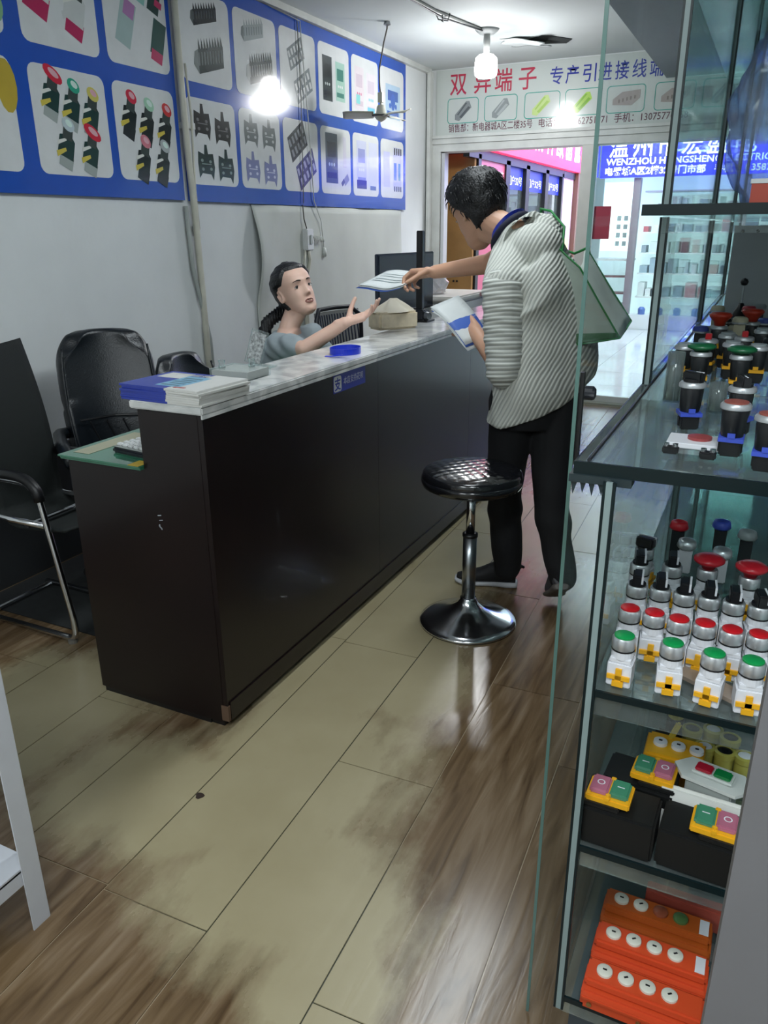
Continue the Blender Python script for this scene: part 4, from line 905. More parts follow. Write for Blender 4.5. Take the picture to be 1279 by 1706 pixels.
# white end board with screws inside the upper case
t = thing('white_end_board', 'white board with two screws standing across the upper glass case', 'board', (.1, 2.6, 1.2))
box('board', (-.118, .38, 2.60, 2.612, 1.198, 1.50), mat('board_white', '#b9bfbe', .5), t)
for x in (-.095, -.055): MB().lathe([(0, 0), (.005, 0), (.004, .003), (0, .003)], (x, 2.60, 1.485), 10, (0, -1, 0)).build('screw', M_dark, t)

# ================================================================== GOODS
M_wb = mat('switch_white', '#d5d7dc', .35); M_yel = mat('switch_yellow', '#e0a51e', .4); M_rc = mat('cap_red', '#b5161f', .35); M_gc = mat('cap_green', '#0f8a46', .35)
M_rm = mat('mushroom_red', '#c41f2e', .3); M_kb = mat('knob_black', '#101216', .35); M_om = mat('mushroom_orange', '#b5321c', .4); M_gm = mat('mushroom_green', '#17603a', .3); M_ring = mat('collar_silver', '#cdd1d4', .32, .75)
M_alum = mat('collar_alu', '#a9adb0', .35, .5); M_lblue = mat('clip_blue', '#3a4fb5', .4)
def white_button(kind):
    t = thing('pushbutton', 'x', 'pushbutton', (0, 0, 0))
    MB().box(-.0175, .0175, -.017, .019, 0, .038, bevel=.0015).build('contact_block', M_wb, t)
    MB().box(-.015, .015, -.015, .015, .038, .046, bevel=.001).lathe([(.0165, 0), (.0165, .012)], (0, 0, .044), 20).build('neck', M_wb, t)
    y = MB().box(-.0045, .0045, -.0205, -.017, .004, .031); y.box(-.0165, .0165, -.0205, -.017, .013, .020); y.box(-.008, .008, -.0215, -.017, .002, .011); y.build('yellow_clip', M_yel, t)
    MB().lathe([(.0155, 0), (.0172, .001), (.0172, .003), (.0155, .004)], (0, 0, .055), 20).build('gasket', M_black, t)
    MB().lathe([(.0165, .0), (.0175, .002), (.0172, .016), (.0155, .019), (0, .019)], (0, 0, .058), 24).build('collar', M_ring, t, smooth=False, auto=40)
    if kind in ('green', 'red'): MB().lathe([(.0145, 0), (.0145, .002), (.013, .003), (0, .0032)], (0, 0, .077), 22).build('cap', M_gc if kind == 'green' else M_rc, t, auto=40)
    if kind == 'selector':
        MB().lathe([(.0135, 0), (.0135, .004), (0, .004)], (0, 0, .077), 20).box(-.0085, .0085, -.017, .0165, .079, .099, bevel=.0025).build('knob', M_kb, t)
        box('knob_mark', (.0055, .0087, -.0173, .0165, .085, .0993), M_wb, t)
    if kind == 'mushroom': MB().lathe([(.010, 0), (.012, .006), (.02, .010), (.026, .015), (.026, .019), (.018, .024), (0, .026)], (0, 0, .077), 26).build('mushroom_head', M_rm, t, smooth=True)
    return t
def black_button(kind):
    t = thing('pushbutton', 'x', 'pushbutton', (0, 0, 0))
    MB().box(-.014, .014, -.014, .014, 0, .022, bevel=.002).box(-.016, .016, -.004, .004, .004, .018).build('contact_block', M_black, t)
    MB().box(-.0165, .0165, -.0175, .0175, .021, .027).box(-.005, .005, -.0185, -.0165, .027, .034).build('clip', M_lblue if kind in ('selector', 'redring') else M_yel, t)
    MB().lathe([(.0145, 0), (.016, .01), (.0175, .034), (.0165, .038)], (0, 0, .027), 22).build('barrel', M_kb, t, auto=40)
    MB().lathe([(.017, 0), (.0205, .002), (.0205, .007), (.018, .010), (0, .010)], (0, 0, .064), 26).build('collar', M_alum, t, auto=40)
    if kind == 'selector': MB().lathe([(.0145, 0), (.0145, .006), (0, .006)], (0, 0, .073), 22).box(-.0065, .0065, -.018, .016, .074, .090, bevel=.002, rot=(0, 0, .7), piv=(0, 0, .08)).build('knob', M_kb, t); MB().box(-.001, .001, -.018, -.004, .0895, .0905, rot=(0, 0, .7), piv=(0, 0, .09)).build('knob_mark', M_wb, t)
    if kind == 'greenmush': MB().lathe([(.012, 0), (.016, .004), (.026, .008), (.027, .012), (.02, .016), (0, .017)], (0, 0, .073), 26).build('mushroom_head', M_gm, t, smooth=True)
    if kind == 'orangemush': MB().lathe([(.012, 0), (.014, .01), (.024, .02), (.027, .026), (.022, .031), (0, .033)], (0, 0, .073), 26).build('mushroom_head', M_om, t, smooth=True)
    if kind == 'redring': MB().lathe([(.016, 0), (.016, .003), (.0, .004)], (0, 0, .073), 22).build('cap', mat('cap_dull_red', '#8c4a40', .4), t, auto=40)
    if kind == 'silver': MB().lathe([(.015, 0), (.015, .005), (.0, .006)], (0, 0, .073), 22).build('cap', mat('cap_grey', '#8b9496', .4), t, auto=40)
    if kind == 'redflat': MB().box(-.006, .006, -.006, .006, .073, .086, bevel=.001).build('cap', M_rc, t)
    return t
def spread(proto, spots, z, labels, group, rz=None):
    for i, p in enumerate(spots):
        o = proto if i == 0 else copy_tree(proto); o.location = (p[0], p[1], z); o.rotation_euler = (0, 0, (rz[i] if rz else random.uniform(-.15, .15)))
        o['label'] = labels[i]; 
        if group: o['group'] = group
ords = ['first', 'second', 'third', 'fourth', 'fifth', 'sixth']
Z2 = .857
spread(white_button('green'), [(-.12, 1.06), (-.053, 1.068), (.003, 1.062), (.053, 1.063)], Z2, ['white pushbutton with green cap in the front row, %s from the left' % ords[i] for i in range(4)], 'green capped pushbuttons')
spread(white_button('red'), [(-.127, 1.154), (-.09, 1.154), (-.053, 1.149), (-.016, 1.151), (.022, 1.146), (.059, 1.148)], Z2, ['white pushbutton with flat red cap, %s from the left' % ords[i] for i in range(6)], 'red capped pushbuttons')
spread(white_button('selector'), [(-.13, 1.249), (-.093, 1.254), (-.055, 1.251), (-.017, 1.254), (.02, 1.251), (.058, 1.252), (-.139, 1.342), (-.086, 1.358), (-.142, 1.418)], Z2,
       ['black selector knob switch behind the red caps, %s from the left' % ords[i] for i in range(6)] + ['black selector knob switch one row back, at the pane', 'black selector knob switch one row back, left of the red mushroom', 'farthest black selector knob switch, turned sideways'], 'black knob selector switches', rz=[.1, .12, .05, .1, .08, .2, .15, .1, 1.3])
spread(white_button('mushroom'), [(-.028, 1.368), (.04, 1.363)], Z2, ['white pushbutton with red mushroom head, left one of two', 'white pushbutton with red mushroom head, right one of two'], 'red mushroom pushbuttons')
Z1 = 1.197
spread(black_button('selector'), [(-.088, 1.30), (-.016, 1.29)], Z1, ['black barrel selector switch with blue clip, at the front left of the top slab', 'black barrel selector switch with white mark behind the red ringed one'], 'black barrel selectors', rz=[.3, -.4])
spread(black_button('redring'), [(-.019, 1.16), (.026, 1.10)], Z1, ['black barrel pushbutton with dull red cap and silver collar on the top slab', 'black barrel pushbutton with dull red cap at the right frame edge'], 'dull red barrel pushbuttons')
spread(black_button('greenmush'), [(-.103, 1.636), (-.031, 1.623)], Z1, ['black pushbutton with wide green head, left one', 'black pushbutton with wide green head, right one'], 'green headed pushbuttons')
spread(black_button('orangemush'), [(-.099, 2.10), (-.03, 2.22)], Z1, ['pushbutton with orange-red emergency head, left and nearer one', 'pushbutton with orange-red emergency head, right and farther one'], 'emergency stop buttons')
spread(black_button('silver'), [(-.14, 1.716), (-.070, 1.93), (-.053, 1.79), (-.004, 1.76), (.0, 2.05)], Z1, ['black pushbutton with silver collar beside the side pane', 'silver collared button behind the two green heads', 'silver collared button between the two green heads', 'silver collared button right of the green heads', 'silver collared button far right on the slab'], 'silver collared pushbuttons')
spread(black_button('redflat'), [(-.104, 1.83), (-.035, 1.90)], Z1, ['pushbutton with small square red cap, left one', 'pushbutton with small square red cap, right one'], 'small red capped pushbuttons')
# clear little part boxes and odd items at the front of the slab
t = thing('indicator_case', 'open white case with a dull red disc at the front of the top slab', 'case', (-.07, 1.18, Z1))
MB().box(-.105, -.03, 1.165, 1.225, Z1, Z1 + .008, bevel=.001).build('tray', M_wb, t); MB().lathe([(0, 0), (.017, 0), (.017, .004), (0, .005)], (-.062, 1.20, Z1 + .008), 22).build('red_disc', mat('disc_red', '#8f3d3d', .4), t)
for i, (x, y) in enumerate(((-.095, 1.135), (-.045, 1.125))):
    t = thing('spare_contact', ('left' if i == 0 else 'right') + ' small metal terminal clip lying at the front edge of the slab', 'terminal', (x, y, Z1))
    MB().box(x - .011, x + .011, y - .008, y + .008, Z1, Z1 + .010, bevel=.002).build('body', M_black, t)
    for k in (-1, 1): MB().lathe([(0, 0), (.004, 0), (.004, .004), (0, .004)], (x + .006 * k, y, Z1 + .010), 10).build('screw', M_chrome, t)
for i, (x, y, h, lab) in enumerate(((-.135, 1.50, .09, 'tall clear acrylic tube beside the side pane'), (-.055, 1.44, .05, 'short clear acrylic tube among the switches'))):
    t = thing('acrylic_tube', lab, 'tube', (x, y, Z1)); MB().lathe([(.015, 0), (.015, h), (.013, h), (.013, .003), (0, .003)], (x, y, Z1), 18).build('tube', G_bottle, t, smooth=True)
    MB().lathe([(.011, 0), (.011, h * .7), (0, h * .7)], (x, y, Z1 + .003), 12).build('inner_rod', M_alum, t)
# joystick switch and assorted switches further back
def joystick(x, y, lab, s=1.0):
    t = thing('joystick_switch', lab, 'switch', (x, y, Z1))
    MB().box(x - .03, x + .03, y - .03, y + .03, Z1, Z1 + .05, bevel=.003).build('body', M_dark, t)
    MB().lathe([(.03, 0), (.025, .012), (.012, .03), (.006, .045), (0, .045)], (x, y, Z1 + .05), 18).build('rubber_boot', M_black, t, smooth=True)
    MB().cyl((x, y, Z1 + .09), (x, y, Z1 + .145), .003, 8).build('shaft', M_steel, t); MB().lathe([(0, -.011), (.008, -.008), (.011, 0), (.008, .008), (0, .011)], (x, y, Z1 + .153), 14).build('ball_knob', M_black, t, smooth=True)
joystick(-.068, 2.50, 'black joystick switch with ball knob at the back of the glass case')
M_col = [mat('sw_red', '#a3303a', .4), mat('sw_green', '#1f6b5a', .4), mat('sw_black', '#14181c', .4), mat('sw_blue', '#3a4a9a', .4), mat('sw_grey', '#8d9596', .4), mat('sw_cream', '#bcb79c', .5)]
names_ = ['red', 'green', 'black', 'blue', 'grey', 'cream']
sp = [(-.135, 2.28, 4), (-.10, 2.34, 2), (-.125, 2.44, 5), (-.07, 2.33, 5), (-.03, 2.36, 1), (-.045, 2.46, 0), (.0, 2.47, 1), (.0, 2.34, 3), (-.02, 2.54, 4), (-.1, 2.53, 2), (-.14, 2.1, 3), (-.055, 2.15, 5), (-.115, 1.96, 2), (.02, 1.92, 2)]
rowd = {}
for i, (x, y, k) in enumerate(sp):
    lab = ''
    t = thing('cam_switch', '', 'switch', (x, y, Z1), 'small cam switches at the back of the glass case')
    h = .035 + .02 * ((i * 7) % 3); MB().box(x - .013, x + .013, y - .013, y + .013, Z1, Z1 + h, bevel=.002).build('body', M_col[2] if k != 5 else M_col[5], t)
    MB().lathe([(.017, 0), (.019, .003), (.018, .012), (.014, .016), (0, .016)], (x, y, Z1 + h), 18).build('head', M_col[k], t, auto=40)
    MB().lathe([(.0175, 0), (.0195, 0), (.0195, .004), (.0175, .004)], (x, y, Z1 + h), 18).build('collar', M_alum, t)
    t['label'] = ['grey switch, nearest the side pane at the back of the slab', 'black-headed switch just right of the pane-side grey one', 'cream switch far back beside the side pane', 'cream switch left of the ball-knob joystick', 'green-headed switch in front of the ball-knob joystick', 'red-headed switch right beside the joystick', 'green-headed switch at the right frame edge, far back', 'blue-headed switch at the right frame edge, far back', 'grey-headed switch behind the joystick', 'black-headed switch left of the joystick body', 'blue-headed switch beside the side pane', 'cream switch between the two orange emergency heads', 'black-headed switch left of the square red caps', 'black-headed switch at the right edge behind the green heads'][i]

# ---- third shelf: enclosures
Z3 = .567
def twin_starter(x, y, rz, label, left_red):
    t = thing('motor_starter', label, 'motor starter', (0, 0, 0), 'black motor starter boxes with yellow button frames')
    MB().box(-.056, .056, -.040, .038, 0, .070, bevel=.004).build('housing', mat('starter_black', '#060808', .55), t)
    MB().box(-.058 if left_red else -.0, .0 if left_red else .058, -.037, .037, .070, .078, bevel=.002).build('lid_step', mat('starter_black', '#060808'), t)
    cx_ = -.02 if left_red else .02
    f = MB().box(cx_ - .034, cx_ + .034, -.031, .021, .076, .088, bevel=.002).build('button_frame', M_yel, t)
    for k, nm in ((-1, 'stop' if left_red else 'start'), (1, 'start' if left_red else 'stop')):
        m = mat('btn_pink', '#a8657a', .2, coat=.3) if nm == 'stop' else mat('btn_green', '#3f7f62', .2, coat=.3)
        b_ = MB().box(cx_ + k * .0155 - .0145, cx_ + k * .0155 + .0145, -.024, .016, .086, .097, bevel=.003).build('%s_button' % nm, m, t)
        if nm == 'stop':
            q = MB(); n = 18
            for i in range(n):
                a0, a1 = 2 * PI * i / n, 2 * PI * (i + 1) / n
                q.quad(*[(cx_ + k * .0155 + r * math.cos(a), -.004 + r * math.sin(a), .0973) for r, a in ((.0045, a0), (.0062, a0), (.0062, a1), (.0045, a1))])
            q.build('stop_mark', M_wb, b_)
        else: box('start_mark', (cx_ + k * .0155 - .0055, cx_ + k * .0155 + .0055, -.0045, -.0030, .097, .0974), M_wb, b_)
    MB().box(cx_ - .004, cx_ + .004, -.033, .024, .084, .092, bevel=.001).lathe([(0, 0), (.003, 0), (.003, .003), (0, .003)], (cx_, -.028, .092), 10).build('frame_bridge', M_yel, t)
    t.location = (x, y, Z3); t.rotation_euler = (0, 0, rz); return t
twin_starter(-.095, 1.068, math.radians(-2), 'black motor starter with yellow frame and pink button left, at the pane', True)
twin_starter(.022, 1.066, math.radians(-3), 'black motor starter with yellow frame, pink button right, front right of its shelf', False)
twin_starter(-.078, 1.152, math.radians(-4), 'black motor starter with dull green button, behind the front left one', False)
t = thing('yellow_control_box', 'yellow push-button control box with two white buttons', 'control box', (-.036, 1.215, Z3))
MB().box(-.082, .012, 1.205, 1.275, Z3, Z3 + .075, bevel=.004).build('housing', M_yel, t)
MB().box(-.084, .014, 1.203, 1.277, Z3 + .062, Z3 + .067).build('lid_seam', mat('yellow_dark', '#b9851a', .5), t)
for x in (-.060, -.030, 0.0):
    b_ = MB().lathe([(.012, 0), (.0115, .006), (0, .007)], (x, 1.24, Z3 + .075), 18).build('button', M_wb, t, auto=40); box('arrow_mark', (x - .003, x + .003, 1.238, 1.242, Z3 + .082, Z3 + .0825), M_kb, b_)
MB().box(-.045, -.035, 1.262, 1.270, Z3 + .07, Z3 + .11, bevel=.003, rot=(0, .3, 0)).build('yellow_tab', mat('tab_yellow', '#b9a53c', .4), t)
t = thing('grey_control_box', 'pale grey diamond-flanged switch box with red and green buttons', 'control box', (.03, 1.20, Z3))
R = Matrix.Rotation(math.radians(-12), 3, 'Z'); pv = Vector((.03, 1.165, 0))
def rp(x, y, z): q = R @ Vector((x, y, 0)); return (pv.x + q.x, pv.y + q.y, z)
MB().box(pv.x - .036, pv.x + .036, pv.y - .026, pv.y + .026, Z3, Z3 + .085, rot=R, piv=(pv.x, pv.y, Z3 + .04), bevel=.003).build('housing', mat('box_grey', '#9fa6a2', .4), t)
MB().prism([rp(*p, Z3 + .085) for p in ((-.062, 0), (-.042, -.028), (.042, -.030), (.062, 0), (.042, .03), (-.042, .03))], (0, 0, .006)).build('flange', mat('flange_white', '#ccd0cc', .35), t)
MB().box(pv.x - .034, pv.x + .034, pv.y - .016, pv.y + .016, Z3 + .091, Z3 + .097, rot=R, piv=(pv.x, pv.y, Z3 + .09), bevel=.003).build('button_plate', mat('flange_white', '#ccd0cc'), t)
for k, m in ((-1, mat('btn_red', '#a8182e', .25)), (1, mat('btn_deepgreen', '#0f7a3e', .25))):
    c_ = R @ Vector((k * .0145, 0, 0)); MB().box(pv.x + c_.x - .013, pv.x + c_.x + .013, pv.y + c_.y - .011, pv.y + c_.y + .011, Z3 + .096, Z3 + .102, rot=R, piv=(pv.x + c_.x, pv.y + c_.y, Z3 + .099), bevel=.002).build('red_button' if k < 0 else 'green_button', m, t)
    s_ = R @ Vector((k * .022, -.0265, 0)); MB().lathe([(0, 0), (.003, 0), (.003, .001), (0, .001)], (pv.x + s_.x, pv.y + s_.y, Z3 + .02), 10, R @ Vector((0, -1, 0))).build('screw', M_kb, t)
t = thing('white_cover_plate', 'white rounded cover plate leaning behind the front right motor starter', 'cover', (.016, 1.115, Z3))
MB().box(-.048, .082, 1.106, 1.118, Z3, Z3 + .085, bevel=.005, rot=(math.radians(-12), 0, math.radians(-3))).build('plate', mat('cover_white', '#cfd1cc', .4), t)
t = thing('red_carton', 'red and white carton under the pale grey switch box', 'carton', (.04, 1.13, Z3))
MB().box(.0, .09, 1.128, 1.136, Z3, Z3 + .055).build('carton_front', mat('carton_red', '#b8473c', .5), t); box('white_label', (.055, .092, 1.1275, 1.137, Z3 + .02, Z3 + .05), M_wb, t)
for i, (x, y) in enumerate(((-.013, 1.33), (.022, 1.345), (.052, 1.33), (.012, 1.285), (.045, 1.285), (.078, 1.285))):
    t = thing('cable_gland', 'yellow ringed round cable gland behind the grey switch box, %s in its group' % ['back left', 'back middle', 'back right', 'front left', 'front middle', 'front right'][i], 'cable gland', (x, y, Z3), 'yellow ringed cable glands')
    MB().lathe([(.010, 0), (.016, .0), (.016, .05), (.018, .052), (.018, .062), (.013, .064), (.013, .05), (0, .05)], (x, y, Z3), 20).build('ring', mat('ring_yellow', '#a9a24e', .35), t, auto=40)
    MB().lathe([(0, 0), (.012, 0), (.012, .012), (.006, .013), (0, .013)], (x, y, Z3 + .05), 16).build('insert', M_kb if i % 2 == 0 else M_wb, t)
t = thing('black_limit_switch', 'black limit switches with a yellow lobe lying at the shelf back', 'limit switch', (-.03, 1.32, Z3))
MB().box(-.075, -.03, 1.29, 1.33, Z3, Z3 + .05, bevel=.006).box(-.06, -.03, 1.345, 1.38, Z3, Z3 + .06, bevel=.006).build('body', M_black, t); MB().lathe([(0, 0), (.014, 0), (.014, .01), (0, .01)], (-.045, 1.36, Z3 + .06), 16).build('yellow_lobe', mat('ring_yellow', '#a9a24e'), t)
# clear stuff at back of the second shelf
for i, (x, y, m, lab) in enumerate(((-.10, 1.62, M_rm, 'red topped switch in the back row of the second shelf'), (-.02, 1.66, M_lblue, 'blue topped switch in the back row of the second shelf'), (.03, 1.62, M_col[4], 'grey topped switch in the back row of the second shelf'), (-.075, 1.52, M_ring, 'chrome ring button behind the black selector switches'), (-.01, 1.50, M_ring, 'right chrome ring button behind the red mushroom heads'))):
    t = thing('panel_switch', lab, 'switch', (x, y, Z2)); MB().box(x - .012, x + .012, y - .012, y + .012, Z2, Z2 + .05, bevel=.002).build('body', M_wb if i > 2 else M_col[2], t); MB().lathe([(.016, 0), (.019, .004), (.016, .016), (.008, .018), (0, .012)], (x, y, Z2 + .05), 20).build('head', m, t, smooth=True)
t = thing('boxed_sample', 'flat clear-lidded sample tray lying under the front pushbuttons', 'tray', (-.01, 1.11, Z2))
MB().box(-.055, .055, 1.088, 1.122, Z2, Z2 + .006, rot=(0, 0, -.5)).build('tray', mat('tray_wood', '#8d7f72', .3), t)
# ---- bottom shelf: orange pendant stations
Z4 = .232
M_or = mat('pendant_orange', '#cc4a26', .35); M_or2 = mat('pendant_brown_orange', '#b2561f', .35)
def pendant(x, y, m, label, btns):
    t = thing('pendant_station', label, 'pendant station', (x, y, Z4), 'orange pendant push-button stations')
    L = .098
    MB().box(x - L, x + L, y - .034, y + .034, Z4, Z4 + .040, bevel=.006).build('lower_shell', m, t)
    MB().box(x - L + .002, x + L - .002, y - .040, y - .026, Z4 + .028, Z4 + .036, bevel=.002).build('flange', m, t)
    MB().box(x - L + .003, x + L - .003, y - .022, y + .026, Z4 + .040, Z4 + .058, bevel=.004).build('upper_shell', m, t)
    for i, bc in enumerate(btns):
        bx = x - .066 + .0355 * i
        r_ = MB().lathe([(.0135, 0), (.0132, .004), (.010, .006), (0, .006)], (bx, y + .003, Z4 + .058), 22).build('button', bc, t, auto=40)
        if bc is M_btn: MB().box(bx - .0035, bx + .0035, y + .0015, y + .0045, Z4 + .0638, Z4 + .0646, rot=(0, 0, .6 * (i % 2))).build('button_mark', M_kb, r_)
    for k in (-.082, 0, .082): MB().lathe([(0, 0), (.0045, 0), (.0045, .003), (0, .003)], (x + k, y - .034, Z4 + .016), 12, (0, -1, 0)).build('screw', mat('brass', '#a98a5a', .3, .8), t)
    return t
M_btn = mat('button_ivory', '#cfcfc2', .35)
pendant(-.023, 1.215, M_or2, 'brown-orange pendant station with a brown and a green button, back one of three', [M_btn, M_btn, mat('button_brown', '#8d4a33', .35), mat('button_olive', '#4d6b3c', .35)])
pendant(-.023, 1.130, M_or, 'orange pendant station with four ivory buttons, middle one of three', [M_btn] * 4)
pendant(-.023, 1.045, M_or, 'orange pendant station with four white buttons, nearest of three', [M_btn] * 4)
for nm in ('pendant_station', 'pendant_station.001'):
    o = bpy.data.objects[nm]; x, y = o.location.x, o.location.y
    MB().box(x + .074, x + .090, y - .016, y + .018, Z4 + .0582, Z4 + .0588).build('paper_label', M_wb, o)
t = thing('flat_red_box', 'dull red flat box lying behind the back pendant station', 'box', (.03, 1.30, Z4))
MB().box(-.05, .09, 1.268, 1.30, Z4, Z4 + .05, bevel=.003).build('carton', mat('dull_red', '#a24a3c', .5), t)

# ================================================================== PEOPLE
class Blob:
    """organic surface: tapered limbs, ellipsoids, lofts and head meshes fused by a voxel remesh into one continuous mesh"""
    def __init__(s): s.bm = bmesh.new()
    def _rings(s, rings, closed_caps=True):
        vs = [[s.bm.verts.new(p) for p in r] for r in rings]
        for a, b in zip(vs[:-1], vs[1:]):
            n = len(a)
            for i in range(n): s.bm.faces.new((a[i], a[(i + 1) % n], b[(i + 1) % n], b[i]))
        s.bm.faces.new(vs[0][::-1]); s.bm.faces.new(vs[-1]); return s
    def cap(s, p0, p1, r0, r1, seg=18):
        p0, p1 = Vector(p0), Vector(p1); d = p1 - p0; L = d.length; t = d / L; u = t.orthogonal().normalized(); w = t.cross(u); R = []
        def ring(c, r): R.append([c + r * (u * math.cos(2 * PI * k / seg) + w * math.sin(2 * PI * k / seg)) for k in range(seg)])
        for a in (-80, -60, -40, -20): a = math.radians(a); ring(p0 + t * (r0 * math.sin(a)), r0 * math.cos(a))
        for k in range(5): ring(p0 + d * (k / 4), r0 + (r1 - r0) * k / 4)
        for a in (20, 40, 60, 80): a = math.radians(a); ring(p1 + t * (r1 * math.sin(a)), r1 * math.cos(a))
        return s._rings(R)
    def chain(s, pts, seg=18):
        for (p0, r0), (p1, r1) in zip(pts[:-1], pts[1:]): s.cap(p0, p1, r0, r1, seg)
        return s
    def ell(s, c, r, rot=None, seg=20):
        c = Vector(c); Q = rot if rot is not None else Matrix.Identity(3); R = []
        for i in range(1, 12):
            a = -PI / 2 + PI * i / 12
            R.append([c + Q @ Vector((r[0] * math.cos(a) * math.cos(2 * PI * k / seg), r[1] * math.cos(a) * math.sin(2 * PI * k / seg), r[2] * math.sin(a))) for k in range(seg)])
        return s._rings(R)
    def loft(s, secs, seg=28, power=2.3, fine=3):
        """secs: (centre, u, v, a, b): superelliptic rings; interpolated"""
        S2 = []
        for i in range(len(secs) - 1):
            for k in range(fine):
                t = k / fine; p = secs[max(i - 1, 0)]; q = secs[i]; r = secs[i + 1]; w = secs[min(i + 2, len(secs) - 1)]
                def cr(a, b, c, d): return 0.5 * ((2 * b) + (c - a) * t + (2 * a - 5 * b + 4 * c - d) * t * t + (-a + 3 * b - 3 * c + d) * t ** 3)
                S2.append((cr(Vector(p[0]), Vector(q[0]), Vector(r[0]), Vector(w[0])), cr(Vector(p[1]), Vector(q[1]), Vector(r[1]), Vector(w[1])).normalized(), cr(Vector(p[2]), Vector(q[2]), Vector(r[2]), Vector(w[2])).normalized(), cr(p[3], q[3], r[3], w[3]), cr(p[4], q[4], r[4], w[4])))
        S2.append((Vector(secs[-1][0]), Vector(secs[-1][1]).normalized(), Vector(secs[-1][2]).normalized(), secs[-1][3], secs[-1][4])); R = []
        e = 2 / power
        for c, u, v, a, b in S2:
            ring = []
            for k in range(seg):
                th = 2 * PI * k / seg; cc, ss = math.cos(th), math.sin(th)
                ring.append(c + u * (a * math.copysign(abs(cc) ** e, cc)) + v * (b * math.copysign(abs(ss) ** e, ss)))
            R.append(ring)
        return s._rings(R)
    def mesh(s, verts, faces):
        vs = [s.bm.verts.new(v) for v in verts]
        for f in faces:
            try: s.bm.faces.new([vs[i] for i in f])
            except ValueError: pass
        return s
    def build(s, name, m, parent, voxel=.005, smooth=4, deform=None):
        bmesh.ops.recalc_face_normals(s.bm, faces=s.bm.faces[:])
        me = bpy.data.meshes.new('tmp'); s.bm.to_mesh(me); s.bm.free()
        o = bpy.data.objects.new('tmp', me); COL.objects.link(o)
        r = o.modifiers.new('r', 'REMESH'); r.mode = 'VOXEL'; r.voxel_size = voxel; r.adaptivity = 0
        if smooth: q = o.modifiers.new('s', 'SMOOTH'); q.factor = .5; q.iterations = smooth
        bpy.context.view_layer.update(); dg = bpy.context.evaluated_depsgraph_get()
        me2 = bpy.data.meshes.new_from_object(o.evaluated_get(dg)); bpy.data.objects.remove(o); me2.materials.clear(); me2.name = name
        if deform:
            ns = [v.normal.copy() for v in me2.vertices]; cs = [v.co.copy() for v in me2.vertices]
            fl_ = [x for c_, n_ in zip(cs, ns) for x in deform(c_, n_)]; me2.vertices.foreach_set('co', fl_); me2.update()
        return link_mesh(name, me2, m, parent, smooth=True)

def lerp_tab(tab, z):
    if z <= tab[0][0]: return tab[0][1]
    for (a, p), (b, q) in zip(tab[:-1], tab[1:]):
        if z <= b:
            t = (z - a) / (b - a); t = t * t * (3 - 2 * t) * .5 + t * .5; return p + (q - p) * t
    return tab[-1][1]
W_T = [(-.118, .016), (-.108, .032), (-.09, .046), (-.065, .056), (-.03, .065), (.0, .069), (.035, .074), (.06, .073), (.085, .062), (.104, .042), (.116, .012)]
F_T = [(-.118, .062), (-.108, .078), (-.09, .084), (-.06, .084), (-.03, .085), (.0, .087), (.025, .093), (.05, .090), (.075, .075), (.098, .045), (.116, .008)]
B_T = [(-.118, .03), (-.108, .02), (-.09, -.005), (-.06, -.05), (-.03, -.078), (.0, -.093), (.035, -.100), (.06, -.096), (.085, -.076), (.104, -.045), (.116, -.01)]
def G(x, s): return math.exp(-(x / s) ** 2)
def head_point(th, z, face=1.0):
    """th: 0 = front (+y), pi/2 = right side (+x)"""
    w, f, b = lerp_tab(W_T, z), lerp_tab(F_T, z), lerp_tab(B_T, z)
    cy = (f + b) / 2 + .008; cs, sn = math.cos(th), math.sin(th)
    ry = (f - cy) if cs > 0 else (cy - b); p = 2.25; e = 2 / p
    x = w * math.copysign(abs(sn) ** e, sn); y = cy + ry * math.copysign(abs(cs) ** e, cs)
    if cs > 0 and face:
        d = 0
        ax = abs(x)
        if -.045 < z < .03: k = (.022 - z) / .058; k = max(0, min(1, k)); d += (.004 + .020 * k ** 1.4) * G(x, .0085 + .004 * k) * (1 if z > -.034 else max(0, 1 - (-.034 - z) / .011))
        d += .006 * G(ax - .011, .006) * G(z + .034, .007)
        d -= .0075 * G(ax - .032, .016) * G(z - .001, .012)
        d += .0035 * G(ax - .032, .010) * G(z + .001, .007)
        d += .003 * G(ax - .03, .02) * G(z - .024, .008)
        d += .006 * G(x, .020) * G(z + .066, .012)
        d -= .004 * G(x, .022) * G(z + .066, .0028)
        d -= .002 * G(x, .02) * G(z + .085, .006)
        d += .005 * G(x, .018) * G(z + .103, .010)
        d += .004 * G(ax - .042, .016) * G(z + .034, .018)
        y += d * cs ** .5
    return Vector((x, y, z))
def head_mesh(nz=64, nt=72, fn=None):
    V, Fc = [], []
    zs = [-.118 + .234 * (.5 - .5 * math.cos(PI * (i + .5) / nz)) * 1.0 for i in range(nz)]
    for z in zs:
        for k in range(nt):
            th = 2 * PI * k / nt; p = head_point(th, z)
            if fn: p = fn(p, th, z)
            V.append(p)
    for i in range(nz - 1):
        for k in range(nt): a = i * nt + k; b = i * nt + (k + 1) % nt; Fc.append((a, b, b + nt, a + nt))
    Fc.append(tuple(range(nt))[::-1]); Fc.append(tuple(range((nz - 1) * nt, nz * nt)))
    return V, Fc
def frame(fwd, upv, pos, scale=1.0):
    f = Vector(fwd).normalized(); r = f.cross(Vector(upv)).normalized(); u = r.cross(f)
    return lambda p: Vector(pos) + (r * p[0] + f * p[1] + u * p[2]) * scale
def add_head(bl, T):
    V, Fc = head_mesh(); bl.mesh([T(v) for v in V], Fc)
    for sx in (-1, 1):   # ears
        bl.mesh(*ear(T, sx))
